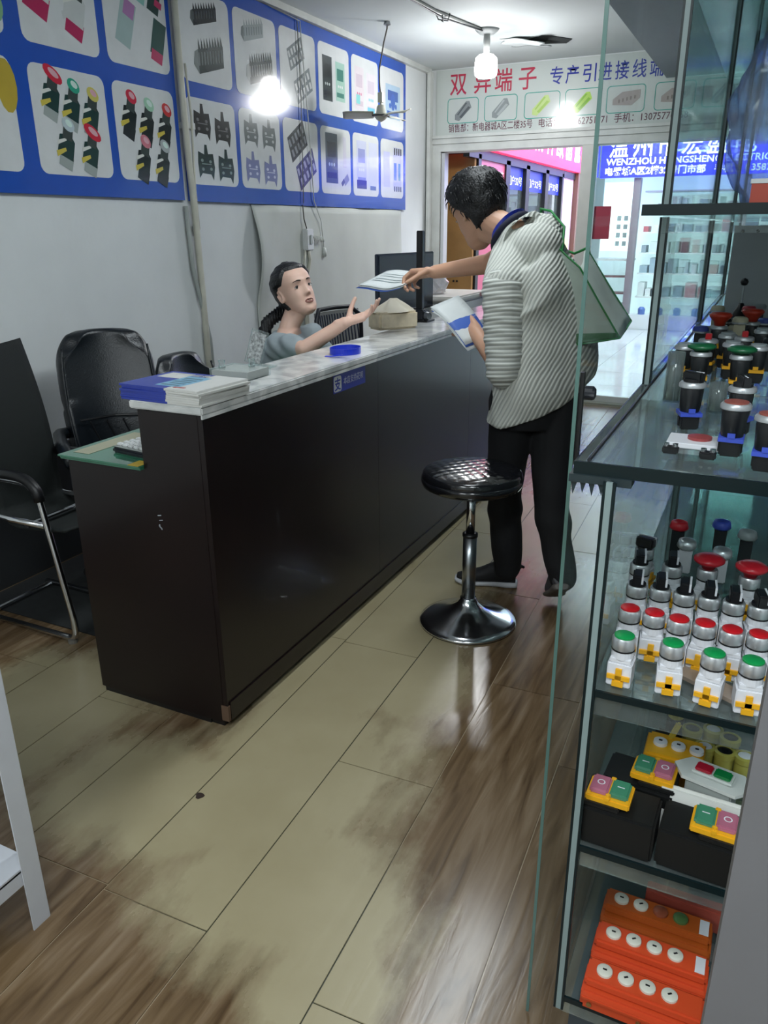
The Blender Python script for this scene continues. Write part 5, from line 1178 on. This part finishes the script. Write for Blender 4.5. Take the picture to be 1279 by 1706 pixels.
def ear(T, sx):
    V, Fc = [], []; n = 20
    for j, (k, dx) in enumerate(((1.0, .0), (1.04, .006), (.95, .011), (.72, .008), (.3, .005))):
        for i in range(n):
            a = 2 * PI * i / n; yy = -.008 + .014 * k * math.cos(a) * (1 - .25 * math.sin(a) * -1 * .6) - .004 * math.sin(a); zz = -.010 + .028 * k * math.sin(a)
            V.append(T((sx * (.066 + dx + .006 * (1 - math.cos(a)) * .5), yy, zz)))
    for j in range(4):
        for i in range(n): a = j * n + i; b = j * n + (i + 1) % n; Fc.append((a, b, b + n, a + n))
    Fc.append(tuple(range(n))[::-1]); Fc.append(tuple(range(4 * n, 5 * n)))
    return V, Fc
def hair_cap(T, mask, thick, name, parent, noise_amp=.004, m=None):
    def fn(p, th, z):
        k = mask(p, th, z); c = Vector((0, -.005, .02)); n_ = (p - c).normalized()
        return p + n_ * ((thick * k + noise_amp * noise.noise(p * 38) * k) if k > 0 else 0) - n_ * .006 * (1 - min(1, k))
    V, Fc = head_mesh(70, 90, fn)
    me = bpy.data.meshes.new(name); me.from_pydata([T(v) for v in V], [], Fc); me.update()
    return link_mesh(name, me, m or M_hair, parent, smooth=True)
def face_bits(T, parent, gaze=(0, 0), lipcol='#a8544f', open_=.4):
    M_eye = mat('eye_white', '#d5d0cb', .25); M_iris = mat('iris_dark', '#140c09', .5); M_lid = mat('lash_dark', '#1a1412', .6); M_lip = mat('lips', lipcol, .4); M_mo = mat('mouth_dark', '#2c1010', .7); M_brow = mat('eyebrow', '#2e2522', .8)
    for sx in (-1, 1):
        def surf(x, z, off=0): 
            w = lerp_tab(W_T, z); s_ = max(-1, min(1, x / w)); th = math.asin(math.copysign(abs(s_) ** (2.25 / 2), s_)); p = head_point(th, z); p.y += off; return p
        ec = Vector((sx * .032, .0, -.001)); ey = surf(ec.x, ec.z).y
        e = MB(); e.grid(lambda u, v: T((ec.x + (u - .5) * .029, ey + .0012 - 2.2 * ((u - .5) * .029) ** 2 * 3 - .00, ec.z + (v - .5) * .0115 * math.sin(min(max(u, .04), .96) * PI) ** .7 + .0008 * sx * (u - .5))), 10, 5)
        eo = e.build('eye', M_eye, parent, smooth=True, solid=.001)
        MB().lathe([(0, .0016), (.004, .0014), (.0066, .0006), (.0067, -.0006), (0, -.0006)], (0, 0, 0), 16).build('iris', M_iris, eo, world=False)
        io = bpy.data.objects[[o.name for o in eo.children][0]]
        c0 = T((ec.x + gaze[0], ey + .0022, ec.z + gaze[1] + .0008)); c1 = T((ec.x + gaze[0], ey + .01, ec.z + gaze[1] + .0008)); q = Vector((0, 0, 1)).rotation_difference((c1 - c0).normalized()).to_matrix().to_4x4(); q.translation = c0 - rootloc(parent); io.data.transform(q)
        MB().tube([T((ec.x + (u - .5) * .031, ey + .0022 - 5 * ((u - .5) * .031) ** 2, ec.z + .0062 * math.sin(u * PI) ** .8 - .0002)) for u in [i / 8 for i in range(9)]], [.0006, .0011, .0014, .0015, .0015, .0015, .0014, .0011, .0006], 6).build('eyelid', M_lid, parent, smooth=True)
        MB().tube([T(surf(sx * (.014 + .034 * u), .0215 + .0045 * math.sin(u * PI * .8) - .002 * u, .0006)) for u in [i / 8 for i in range(9)]], [.0012, .0024, .0027, .0026, .0024, .002, .0016, .0012, .0006], 6).build('eyebrow', M_brow, parent, smooth=True)
    def lipc(u, side):
        x = (u - .5) * .044; b = .0045 + .004 * open_; 
        zc = -.066 + (side * (b * math.sin(u * PI) ** .8)) - (.001 * math.cos((u - .5) * 4 * PI) * math.sin(u * PI) if side > 0 else 0)
        p = head_point(math.asin(max(-1, min(1, x / lerp_tab(W_T, zc)))), zc); return T((x, p.y + .0008, zc))
    for side in (1, -1): MB().tube([lipc(u, side) for u in [i / 10 for i in range(11)]], [.0012] + [.0028 if side > 0 else .0034] * 9 + [.0012], 8).build('lip', M_lip, parent, smooth=True)
    MB().grid(lambda u, v: lipc(u, (v - .5) * 1.6) , 10, 3).build('mouth_opening', M_mo, parent)

def hand(bl, wrist, fwd, palm_n, thumb_side, size=1.0, curls=(20, 25, 30, 35), spread_=6, thumb=(35, 20), thumb_n=.2, palm_curl=0):
    """fwd: wrist->knuckles; palm_n: direction the palm faces; thumb_side: +1/-1 along side = fwd x palm_n"""
    f = Vector(fwd).normalized(); n = Vector(palm_n); n = (n - f * n.dot(f)).normalized(); s_ = f.cross(n) * thumb_side
    w = Vector(wrist); S_ = size; offs = (.030, .010, -.010, -.029); lens = ((.042, .026, .020), (.047, .029, .021), (.043, .027, .021), (.034, .020, .018)); L = (.088, .091, .087, .080)
    kn = []
    for i in range(4):
        k = w + f * (L[i] * S_) + s_ * (offs[i] * S_); kn.append(k)
        bl.cap(w + s_ * (offs[i] * .55 * S_), k, .0145 * S_, .0115 * S_, 12)
    bl.cap(kn[0], kn[3], .0115 * S_, .0105 * S_, 12)
    for i in range(4):
        a0 = math.radians((1.5 - i) * spread_); d = (f * math.cos(a0) + s_ * math.sin(a0)).normalized(); p = kn[i]; ang = math.radians(curls[i]) * .8
        for j, l in enumerate(lens[i]):
            dd = (d * math.cos(ang) + n * math.sin(ang)); q = p + dd * (l * S_); r0 = (.0093 - .0008 * j - (.001 if i == 3 else 0)) * S_; bl.cap(p, q, r0, r0 * .93, 12); p = q; ang += math.radians(curls[i]) * (1 - .2 * j)
    a = math.radians(thumb[0]); base = w + f * (.022 * S_) + s_ * (.024 * S_); d = (f * math.cos(a) + s_ * math.sin(a) + n * thumb_n).normalized()
    p1 = base + d * (.044 * S_); bl.cap(base, p1, .0155 * S_, .0115 * S_, 12)
    b = math.radians(thumb[1]); d2 = (d * math.cos(b) + f * math.sin(b) * .8 + n * (.25 * math.sin(b))).normalized(); p2 = p1 + d2 * (.032 * S_); bl.cap(p1, p2, .0108 * S_, .0098 * S_, 12)
    p3 = p2 + (d2 + f * .15).normalized() * (.024 * S_); bl.cap(p2, p3, .0098 * S_, .0082 * S_, 12)
    bl.cap(w - f * .03, w + f * .015, .024 * S_, .022 * S_, 14)

def knit_mat(name, c0, c1, scale, direction, distort=1.0, fine=True):
    m = bpy.data.materials.new(name); m.use_nodes = True; N = m.node_tree.nodes; L = m.node_tree.links; b = N['Principled BSDF']; b.inputs['Roughness'].default_value = .85
    g = N.new('ShaderNodeTexCoord'); dt = N.new('ShaderNodeVectorMath'); dt.operation = 'DOT_PRODUCT'; dt.inputs[1].default_value = Vector(direction).normalized(); L.new(g.outputs['Object'], dt.inputs[0])
    n = N.new('ShaderNodeTexNoise'); n.inputs['Scale'].default_value = 5; n.inputs['Detail'].default_value = 2; L.new(g.outputs['Object'], n.inputs['Vector'])
    ad = N.new('ShaderNodeMath'); ad.operation = 'MULTIPLY_ADD'; ad.inputs[1].default_value = .035 * distort; L.new(n.outputs['Fac'], ad.inputs[0]); L.new(dt.outputs['Value'], ad.inputs[2])
    mu = N.new('ShaderNodeMath'); mu.operation = 'MULTIPLY'; mu.inputs[1].default_value = 2 * PI / scale; L.new(ad.outputs[0], mu.inputs[0])
    si = N.new('ShaderNodeMath'); si.operation = 'SINE'; L.new(mu.outputs[0], si.inputs[0])
    mr = N.new('ShaderNodeMapRange'); mr.inputs['From Min'].default_value = -1; L.new(si.outputs[0], mr.inputs['Value'])
    r = N.new('ShaderNodeValToRGB'); e = r.color_ramp.elements; e[0].position = .0; e[0].color = hexc(c0); e[1].position = .45; e[1].color = hexc(c1); L.new(mr.outputs[0], r.inputs['Fac']); L.new(r.outputs[0], b.inputs['Base Color'])
    bp = N.new('ShaderNodeBump'); bp.inputs['Strength'].default_value = .55; bp.inputs['Distance'].default_value = .005; L.new(mr.outputs[0], bp.inputs['Height']); L.new(bp.outputs[0], b.inputs['Normal'])
    return m

# ------------------------------------------------------------------ the standing man
man = thing('person', 'man in ribbed white knit shirt and black trousers leaning over the counter', 'person', (-.80, 2.98, 0))
F_ = Vector((-.80, .60, 0)).normalized(); Rr = Vector((.60, .80, 0)).normalized()     # body forward, body right
pel = Vector((-.765, 2.99, .90)); wst = Vector((-.765, 3.02, 1.06)); chs = Vector((-.815, 3.04, 1.30)); ups = Vector((-.865, 3.06, 1.42)); nkb = Vector((-.930, 3.09, 1.475))
Lsh, Lel, Lwr = Vector((-.895, 2.90, 1.285)), Vector((-.862, 2.84, .985)), Vector((-1.03, 2.97, 1.115))
Rsh, Rel, Rwr = Vector((-.865, 3.21, 1.47)), Vector((-1.09, 3.30, 1.355)), Vector((-1.335, 3.29, 1.318))
hd = Vector((-1.09, 3.14, 1.572)); hf = Vector((-.76, .56, -.48)); hu = Vector((-.42, .12, .9))
Tm = frame(hf, hu, hd, 1.2)
lat1 = (Rsh - Lsh).normalized()
Lhip, Rhip = Vector((-.845, 2.93, .88)), Vector((-.70, 3.03, .90))
Lkn, Lan = Vector((-.885, 2.99, .47)), Vector((-.865, 3.035, .10))
Rkn, Ran = Vector((-.675, 2.93, .49)), Vector((-.605, 2.905, .155))
b = Blob()
add_head(b, Tm)
b.chain([(nkb, .062), (Tm((0, -.03, -.06)), .057)]); b.cap(nkb, Tm((0, 0, -.075)), .055, .05)
b.loft([(pel - Vector((0, 0, .07)), Rr, F_, .15, .10), (pel, Rr, F_, .165, .11), (wst, Rr, F_, .145, .10), (chs, lat1, F_, .14, .088), (ups, lat1, F_, .10, .06), (nkb - Vector((0, 0, .0)), lat1, F_, .06, .055)])
b.chain([(ups, .05), (Lsh, .05), (Lel, .042), (Lwr, .029)]); b.chain([(ups, .05), (Rsh, .05), (Rel, .043), (Rwr, .029)])
for H_, K_, A_ in ((Lhip, Lkn, Lan), (Rhip, Rkn, Ran)): b.chain([(H_, .085), (K_, .055), (A_, .038)])
b.cap(Lan, Lan + Vector((-.02, 0, -.03)), .032, .03); b.cap(Ran, Ran + Vector((.0, .03, -.03)), .03, .028)
pinch = Vector((-1.0, .02, -.22))
hand(b, Rwr, (-1, .0, -.10), (.0, -.45, -1), 1, 1.06, curls=(48, 52, 58, 62), spread_=1, thumb=(28, -8), thumb_n=.75)
hand(b, Lwr, (-.62, .35, .35), (.35, .6, -.5), 1, 1.05, curls=(40, 45, 50, 55), spread_=2, thumb=(30, 10), thumb_n=.5)
b.build('body', M_skin, man, voxel=.0042, smooth=3)
# hair: short, black, full at the back
def mk_man(p, th, z):
    # hairline: forehead z>.07 in front, above ear at the side, down the nape behind
    front = math.cos(th); lim = .074 if front > .5 else (.074 + (-.012 - .074) * min(1, (.5 - front) / .55) if front > -.05 else -.012 - .065 * min(1, (-.05 - front) / .5))
    k = (z - lim) / .022; return max(0, min(1, k))
hair_cap(Tm, mk_man, .017, 'hair', man, .004)
bb = Blob(); random.seed(3)
hb = MB()
for i in range(520):
    th = random.uniform(0, 2 * PI); z = random.uniform(-.075, .114); p = head_point(th, z, 0)
    if mk_man(p, th, z) < .6: continue
    c = Vector((0, -.005, .02)); n_ = (p - c).normalized(); q0 = p + n_ * .014; tdir = Vector((0, .55, -.35)) if p.y > 0 else Vector((p.x * 3, -.1, -1)); tdir = (tdir - n_ * tdir.dot(n_)).normalized()
    hb.tube([Tm(q0 - n_ * .004), Tm(q0 + n_ * .0025 + tdir * .012), Tm(q0 + n_ * .001 + tdir * .03)], [.003, .0026, .0006], 4)
hb.build('hair_tufts', M_hair, man, smooth=True)
face_bits(Tm, man, open_=.1, lipcol='#8d5a50')
# shirt
M_knit = knit_mat('knit_back', '#a9ada7', '#ced1c9', .0140, Vector((.85, .10, -.42)), 1.0)
M_knit_s = knit_mat('knit_sleeve', '#a6aaa5', '#d0d3cc', .0150, (Lel - Lsh) * 1.0 + Vector((0, 0, 0)), .6)
nax = Vector((-.72, .22, .60)).normalized(); nu = (Rr - nax * Rr.dot(nax)).normalized(); nv = nu.cross(nax)
s_ = Blob()
hem = Vector((-.775, 2.975, .845)); hax = Vector((.58, .62, .34)).normalized()
s_.loft([(hem + Vector((0, 0, .0)), hax, F_, .205, .135), (Vector((-.75, 3.0, .93)), Vector((.6, .75, .15)).normalized(), F_, .212, .146), (Vector((-.745, 3.03, 1.06)), Rr, F_, .210, .142), (Vector((-.77, 3.045, 1.2)), Vector((.55, .8, .15)).normalized(), F_, .208, .140), (chs + Vector((.015, 0, .03)), lat1, F_, .200, .134), (ups + Vector((.01, 0, .01)), lat1, F_, .180, .122), (nkb - nax * .03, nu, nv, .108, .100), (nkb + nax * .012, nu, nv, .082, .080)])
s_.ell(Rsh.lerp(ups, .45) + Vector((.02, 0, 0)), (.10, .10, .095)); s_.ell(ups + Vector((.04, -.01, .0)), (.11, .11, .10)); s_.ell(Rsh + Vector((.02, 0, .0)), (.088, .088, .082)); s_.ell(Lsh + Vector((.01, .02, .0)), (.085, .085, .08))
s_.chain([(Rsh, .084), (Rsh.lerp(Rel, .62), .066)]); s_.ell((nkb + ups) / 2 - F_ * .02 + Vector((0, 0, -.02)), (.09, .09, .075)); s_.chain([(nkb + Vector((.01, 0, -.05)), .085), (Lsh + Vector((.0, .01, .01)), .086)]); s_.chain([(nkb + Vector((.02, 0, -.04)), .08), (Rsh, .085)])
def wr_shirt(co, n):
    k = noise.noise(Vector((co.x * 7, co.y * 7, co.z * 5)) + Vector((3, 1, 0))); f = math.sin((co.z * 26 + co.x * 30) + 3 * k)
    return co + n * (.006 * k + .0035 * f * max(0, min(1, (1.25 - co.z) * 5)))
sh = s_.build('shirt', M_knit, man, voxel=.006, smooth=6, deform=wr_shirt)
s_ = Blob(); s_.chain([(Lsh + Vector((.0, .0, .0)), .084), (Lsh.lerp(Lel, .5), .077), (Lsh.lerp(Lel, .97), .070)])
def wr_sl(co, n): return co + n * (.004 * math.sin(co.z * 150 + 2 * noise.noise(co * 9)) * .6 + .005 * noise.noise(co * 11))
s_.build('sleeve', M_knit_s, sh, voxel=.006, smooth=4, deform=wr_sl)
M_navy = mat('navy_collar', '#14172e', .8)
cpts = []
for i in range(25):
    a = 2 * PI * i / 24; cpts.append(nkb + nax * .008 + nu * (.085 * math.cos(a)) + nv * (.083 * math.sin(a)))
MB().tube(cpts, .014, 8).build('collar', M_navy, sh, smooth=True)
# lanyard
lp = [nkb + nax * .024 + nu * (.078 * math.cos(a)) + nv * (.076 * math.sin(a)) for a in [math.radians(x) for x in range(60, 311, 12)]]
s1 = nv * -1 if (nv.z > 0) else nv
low = min(lp, key=lambda q: q.z); k_ = lp.index(low); lp = (lp[k_:] if k_ < len(lp) / 2 else lp[:k_ + 1][::-1]); lp = [lp[0] + Vector((-.05, .0, -.20)), lp[0] + Vector((-.02, 0, -.08))] + lp
lb = MB()
for a, c in zip(lp[:-1], lp[1:]):
    o1 = (a - nkb); o1.z = 0; o1 = o1.normalized() * .004; h = Vector((0, 0, .018)); lb.quad(a + o1, c + o1, c + o1 + h, a + o1 + h)
lan = lb.build('lanyard', mat('lanyard_blue', '#2436a8', .4), None, solid=.002); tag(lan, 'bright blue lanyard around the neck of the leaning man', 'lanyard')
# trousers
tr = Blob()
tr.loft([(pel + Vector((0, 0, .04)), Rr, F_, .170, .118), (pel + Vector((0, 0, -.04)), Rr, F_, .178, .125), (pel + Vector((-.01, 0, -.14)), Rr, F_, .16, .12)])
tr.chain([(Lhip + Vector((0, 0, -.02)), .100), (Lhip.lerp(Lkn, .5), .088), (Lkn, .075), (Lkn.lerp(Lan, .5), .070), (Lan + Vector((.0, 0, .0)), .062)])
tr.chain([(Rhip + Vector((0, 0, -.02)), .105), (Rhip.lerp(Rkn, .5), .090), (Rkn, .072), (Rkn.lerp(Ran, .5), .066), (Ran + Vector((.01, 0, -.0)), .058)])
def wr_tr(co, n): return co + n * (.006 * noise.noise(Vector((co.x * 9, co.y * 9, co.z * 6))) + .004 * math.sin(co.z * 38 + 4 * noise.noise(co * 5)) * max(0, 1 - abs(co.z - .3) * 2.2))
tr.build('trousers', mat('black_cloth', '#0b0c10', .85), man, voxel=.007, smooth=5, deform=wr_tr)
# shoes
def shoe(heel, toe, pitch, nm, parent, up_col='#101114', sole='#b9bcc0', top=True):
    heel, toe = Vector(heel), Vector(toe); L = (toe - heel).length; f = (toe - heel).normalized(); side = f.cross(Vector((0, 0, 1))).normalized(); u = side.cross(f).normalized()
    def P(t, a, h): return heel + f * (L * t) + side * a + u * h
    so = Blob(); so.loft([(P(-.0, 0, .012), side, u, .026, .013), (P(.12, 0, .014), side, u, .036, .016), (P(.45, 0, .013), side, u, .036, .013), (P(.72, 0, .011), side, u, .047, .011), (P(.9, 0, .014), side, u, .042, .012), (P(1.0, 0, .02), side, u, .022, .010)], power=3)
    ob = so.build(nm + '_sole', mat('sole_' + sole.strip('#'), sole, .6), parent, voxel=.004, smooth=2)
    uu = Blob(); uu.loft([(P(.03, 0, .055), side, u, .030, .040), (P(.15, 0, .062), side, u, .036, .050), (P(.38, 0, .060), side, u, .037, .048), (P(.6, 0, .044), side, u, .040, .032), (P(.82, 0, .034), side, u, .038, .022), (P(.97, 0, .030), side, u, .020, .012)])
    uu.build(nm, mat('shoe_' + up_col.strip('#'), up_col, .7), parent, voxel=.004, smooth=2)
    return P
P1 = shoe((-.825, 3.065, 0), (-1.095, 3.0, 0), 0, 'left_shoe', man)
MB().tube([P1(.36, -.02, .10), P1(.40, .02, .10), P1(.45, -.02, .092), P1(.50, .02, .085)], .0035, 6).build('laces', M_black, man)
MB().tube([P1(.0, .0, .085), P1(-.05, 0, .10), P1(-.09, .004, .092)], [.008, .009, .006], 6).build('heel_tab', M_black, man, smooth=True)
rt = Vector((-.650, 2.99, .012)); rh = Vector((-.578, 2.835, .135)); shoe(rh, rt, 40, 'right_shoe', man, '#4a4a4d', '#66615d')

# papers he holds out
M_pap = mat('paper_white', '#d7dcdc', .5); M_ptx = mat('paper_text', '#8d9a9c', .6); M_pbl = mat('paper_blue', '#4a6cc0', .4)
t = thing('held_brochure', 'white brochure with blue edge held out over the counter by the man', 'brochure', (-1.55, 3.27, 1.28))
A0, B0, C0, D0 = Vector((-1.665, 3.20, 1.262)), Vector((-1.60, 3.36, 1.315)), Vector((-1.395, 3.37, 1.322)), Vector((-1.455, 3.21, 1.262))
def pg(dz):
    def f(u, v):
        p = A0.lerp(D0, u).lerp(B0.lerp(C0, u), v); return p + Vector((0, 0, dz * (1 - v) - .010 * math.sin(u * PI) * (1 - v) + .004 * math.sin(u * 7)))
    return f
MB().grid(pg(0), 12, 8).build('top_page', M_pap, t, smooth=True, solid=.001)
MB().grid(lambda u, v: pg(-.010)(u, .02 + .94 * v) + Vector((-.012 * (1 - v), -.006, -.005)), 12, 8).build('blue_page', M_pbl, t, smooth=True, solid=.001)
MB().grid(lambda u, v: pg(-.005)(u, v) + Vector((0, 0, -.0022)), 12, 8).build('middle_page', M_pap, t, smooth=True, solid=.001)
for k, v0 in enumerate((.3, .42, .58, .7)): MB().grid(lambda u, v: pg(.0022)(.12 + .7 * u, v0 + .03 * v) + Vector((0, 0, .0012)), 6, 1).build('printed_line', M_ptx, t)
t = thing('held_papers', 'loose sheaf of pale papers held low in the man\'s left hand', 'papers', (-1.1, 2.99, 1.15))
A0_, B0_, C0_, D0_ = Vector((-1.205, 2.93, 1.205)), Vector((-1.125, 3.03, 1.245)), Vector((-.985, 3.01, 1.10)), Vector((-1.045, 2.90, 1.075))
for i in range(5):
    def f(u, v, i=i): p = A0_.lerp(D0_, u).lerp(B0_.lerp(C0_, u), v); return p + Vector((.004 * i, -.002 * i, -.006 * i * (1 + .3 * math.sin(u * 5 + i)))) + Vector((0, 0, .012 * math.sin(u * PI)))
    MB().grid(f, 8, 5).build('sheet' if i != 2 else 'blue_sheet', M_pap if i != 2 else M_pbl, t, smooth=True, solid=.001)

# tote bag hanging behind the man from his right shoulder
t = thing('tote_bag', 'translucent white tote bag with green piping hanging from the man\'s right shoulder', 'bag', (-.6, 3.1, 1.1))
M_bag = film_mat('bag_film', '#c9d6cc', .4); M_bg = mat('bag_green', '#1f7a3a', .5); M_bgd = mat('bag_dark_green', '#2c5a34', .6)
dn = Vector((0, .28, 0))
fa = [Vector(p) for p in ((-.735, 3.04, 1.44), (-.66, 2.99, 1.39), (-.53, 2.95, 1.105), (-.66, 2.98, 1.095))]
A_ = Vector((-.745, 3.02, 1.44)); B_ = Vector((-.635, 3.06, 1.425)); C_ = Vector((-.455, 3.10, 1.165)); D_ = Vector((-.475, 3.00, 1.112)); E_ = Vector((-.66, 2.96, 1.08)); Fp = Vector((-.64, 2.99, 1.36))
# front face (toward camera), side gusset, back face
def q4(a, b_, c, d, nm, m): MB().grid(lambda u, v: a.lerp(b_, u).lerp(d.lerp(c, u), v) + Vector((.004 * math.sin(u * 6), 0, .004 * math.sin(v * 8))), 10, 10).build(nm, m, t, smooth=True, solid=.0015)
q4(A_, Fp, D_, E_, 'front_face', M_bag); q4(Fp, B_, C_, D_, 'side_gusset', film_mat('bag_white', '#e8f2ec', .35))
A2 = A_ + Vector((.1, .12, 0)); E2 = E_ + Vector((.05, .16, 0)); q4(A2, B_, C_, E2, 'back_face', M_bag); q4(E_, D_, C_, E2, 'bottom_panel', M_bgd)
q4(E_.lerp(A_, .12) + Vector((0, -.003, 0)), D_.lerp(Fp, .07) + Vector((0, -.003, 0)), D_ + Vector((0, -.003, 0)), E_ + Vector((0, -.003, 0)), 'dark_band', M_bgd)
for a, c in ((Fp, D_), (B_, C_), (D_, C_), (E_, D_), (A_, Fp)): MB().tube([a, a.lerp(c, .5) + Vector((0, 0, -.002)), c], .0035, 6).build('piping', M_bg, t)
MB().tube([A_.lerp(Fp, .3), Vector((-.74, 3.13, 1.50)), Rsh + Vector((.05, .0, .088)), Rsh + Vector((.0, .03, .098)), Vector((-.86, 3.32, 1.44)), Vector((-.72, 3.25, 1.40)), B_], .005, 8).build('strap', M_bg, t, smooth=True)

# ------------------------------------------------------------------ the seated woman
wom = thing('person', 'seated woman in grey t-shirt with black ponytail reaching her hand out over the counter', 'person', (-2.05, 3.02, .47))
whd = Vector((-1.93, 3.085, 1.236)); wf = Vector((.88, -.42, .36)); wu = Vector((-.40, .02, .90))
Tw = frame(wf, wu, whd, 1.03)
wF = Vector((.93, .02, 0)).normalized(); wR = Vector((.12, -1, 0)).normalized()     # her right side = toward the camera
hipc = Vector((-2.10, 3.06, .56)); wn = Vector((-1.945, 3.05, 1.075)); wch = Vector((-2.0, 3.05, .93))
wRs, wLs = Vector((-1.925, 2.915, 1.01)), Vector((-1.93, 3.215, 1.02))
wRe, wRw = Vector((-1.735, 2.83, 1.022)), Vector((-1.59, 2.925, 1.128))
wLe, wLw = Vector((-1.86, 3.33, .83)), Vector((-1.75, 3.18, .89))
b = Blob(); add_head(b, Tw)
b.chain([(wn, .046), (Tw((0, -.022, -.06)), .044)]); b.cap(wn, Tw((0, .005, -.08)), .04, .034)
b.loft([(hipc, wR, wF, .165, .12), (hipc + Vector((.02, 0, .15)), wR, wF, .13, .095), (wch - Vector((.01, 0, .1)), wR, wF, .135, .095), (wch, wR, wF, .145, .095), (wn - Vector((.01, 0, .055)), wR, wF, .11, .06), (wn, wR, wF, .05, .05)])
b.chain([(wn - Vector((0, 0, .06)), .05), (wRs, .044), (wRe, .036), (wRw, .025)]); b.chain([(wn - Vector((0, 0, .06)), .05), (wLs, .044), (wLe, .036), (wLw, .025)])
for s_, y in ((-1, 2.96), (1, 3.15)):
    b.chain([(Vector((-2.10, y, .55)), .080), (Vector((-1.70, y, .54)), .055), (Vector((-1.62, y, .10)), .036)]); b.cap((-1.64, y, .07), (-1.60, y, .06), .032, .028)
hand(b, wRw, (.62, .40, .22), (-.10, -.30, 1.0), -1, .98, curls=(14, 20, 24, 28), spread_=5, thumb=(50, 15), thumb_n=.9)
hand(b, wLw, (.8, -.4, -.3), (0, 0, -1), 1, .9)
b.build('body', M_skin_w, wom, voxel=.0038, smooth=2)
def mk_w(p, th, z):
    f = math.cos(th); lim = .074 if f > .66 else (.074 - .049 * ((.66 - f) / .46) if f > .20 else (.025 if f > -.10 else .025 - .10 * min(1, (-.10 - f) / .22)))
    return max(0, min(1, (z - lim) / .014))
hair_cap(Tw, mk_w, .0125, 'hair', wom, .002)
pt = Blob(); pt.chain([(Tw((0, -.085, -.005)), .040), (Tw((0, -.112, -.045)), .030), (Vector((-2.045, 3.03, 1.10)), .028), (Vector((-2.07, 3.00, 1.0)), .030), (Vector((-2.085, 2.965, .90)), .024), (Vector((-2.09, 2.95, .83)), .010)])
pt.build('ponytail', M_hair, wom, voxel=.005, smooth=4, deform=lambda c, n: c + n * .003 * math.sin(c.x * 400 + c.y * 300))
MB().lathe([(.028, -.008), (.036, 0), (.028, .008)], Tw((0, -.118, -.055)), 16, (Tw((0, -.118, -.06)) - Tw((0, -.08, -.0)))).build('hair_tie', M_black, wom, smooth=True)
face_bits(Tw, wom, gaze=(.003, .001), open_=.6, lipcol='#b8706a')
ts = Blob()
ts.loft([(hipc + Vector((0, 0, .02)), wR, wF, .18, .135), (hipc + Vector((.02, 0, .15)), wR, wF, .155, .12), (wch - Vector((.01, 0, .1)), wR, wF, .155, .118), (wch, wR, wF, .165, .115), (wn - Vector((.012, 0, .06)), wR, wF, .135, .078), (wn - Vector((.022, 0, .008)), wR, wF, .062, .052)])
ts.chain([(wn - Vector((.02, 0, .07)), .06), (wRs, .062), (wRs.lerp(wRe, .72), .058)]); ts.chain([(wn - Vector((.02, 0, .07)), .06), (wLs, .062), (wLs.lerp(wLe, .5), .058)])
def wr_w(co, n): return co + n * (.007 * noise.noise(co * 9) + .004 * math.sin(co.x * 60 + co.z * 50 + 5 * noise.noise(co * 6)))
tsh = ts.build('t_shirt', mat('grey_shirt', '#8d979c', .9, nscale=20, namt=.05), wom, voxel=.006, smooth=5, deform=wr_w)
tr = Blob()
tr.loft([(hipc + Vector((0, 0, .04)), wR, wF, .175, .13), (hipc + Vector((0, 0, -.05)), wR, wF, .18, .13)])
for y in (2.96, 3.15): tr.chain([(Vector((-2.10, y, .55)), .092), (Vector((-1.70, y, .54)), .068), (Vector((-1.62, y, .12)), .052)])
tr.build('trousers', mat('dark_cloth', '#20222a', .85), wom, voxel=.008, smooth=4)
for y in (2.96, 3.15): shoe((-1.70, y, 0), (-1.47, y, 0), 0, 'shoe', wom, '#1c1c20', '#c9c9c6')
# black necklace cord at the neckline
MB().tube([wn + wR * (.05 * math.cos(a)) + wF * (.055 * math.sin(a)) + Vector((0, 0, -.03 - .035 * math.sin(a))) for a in [math.radians(x) for x in range(-20, 201, 15)]], .0035, 6).build('neckline_cord', M_black, tsh, smooth=True)
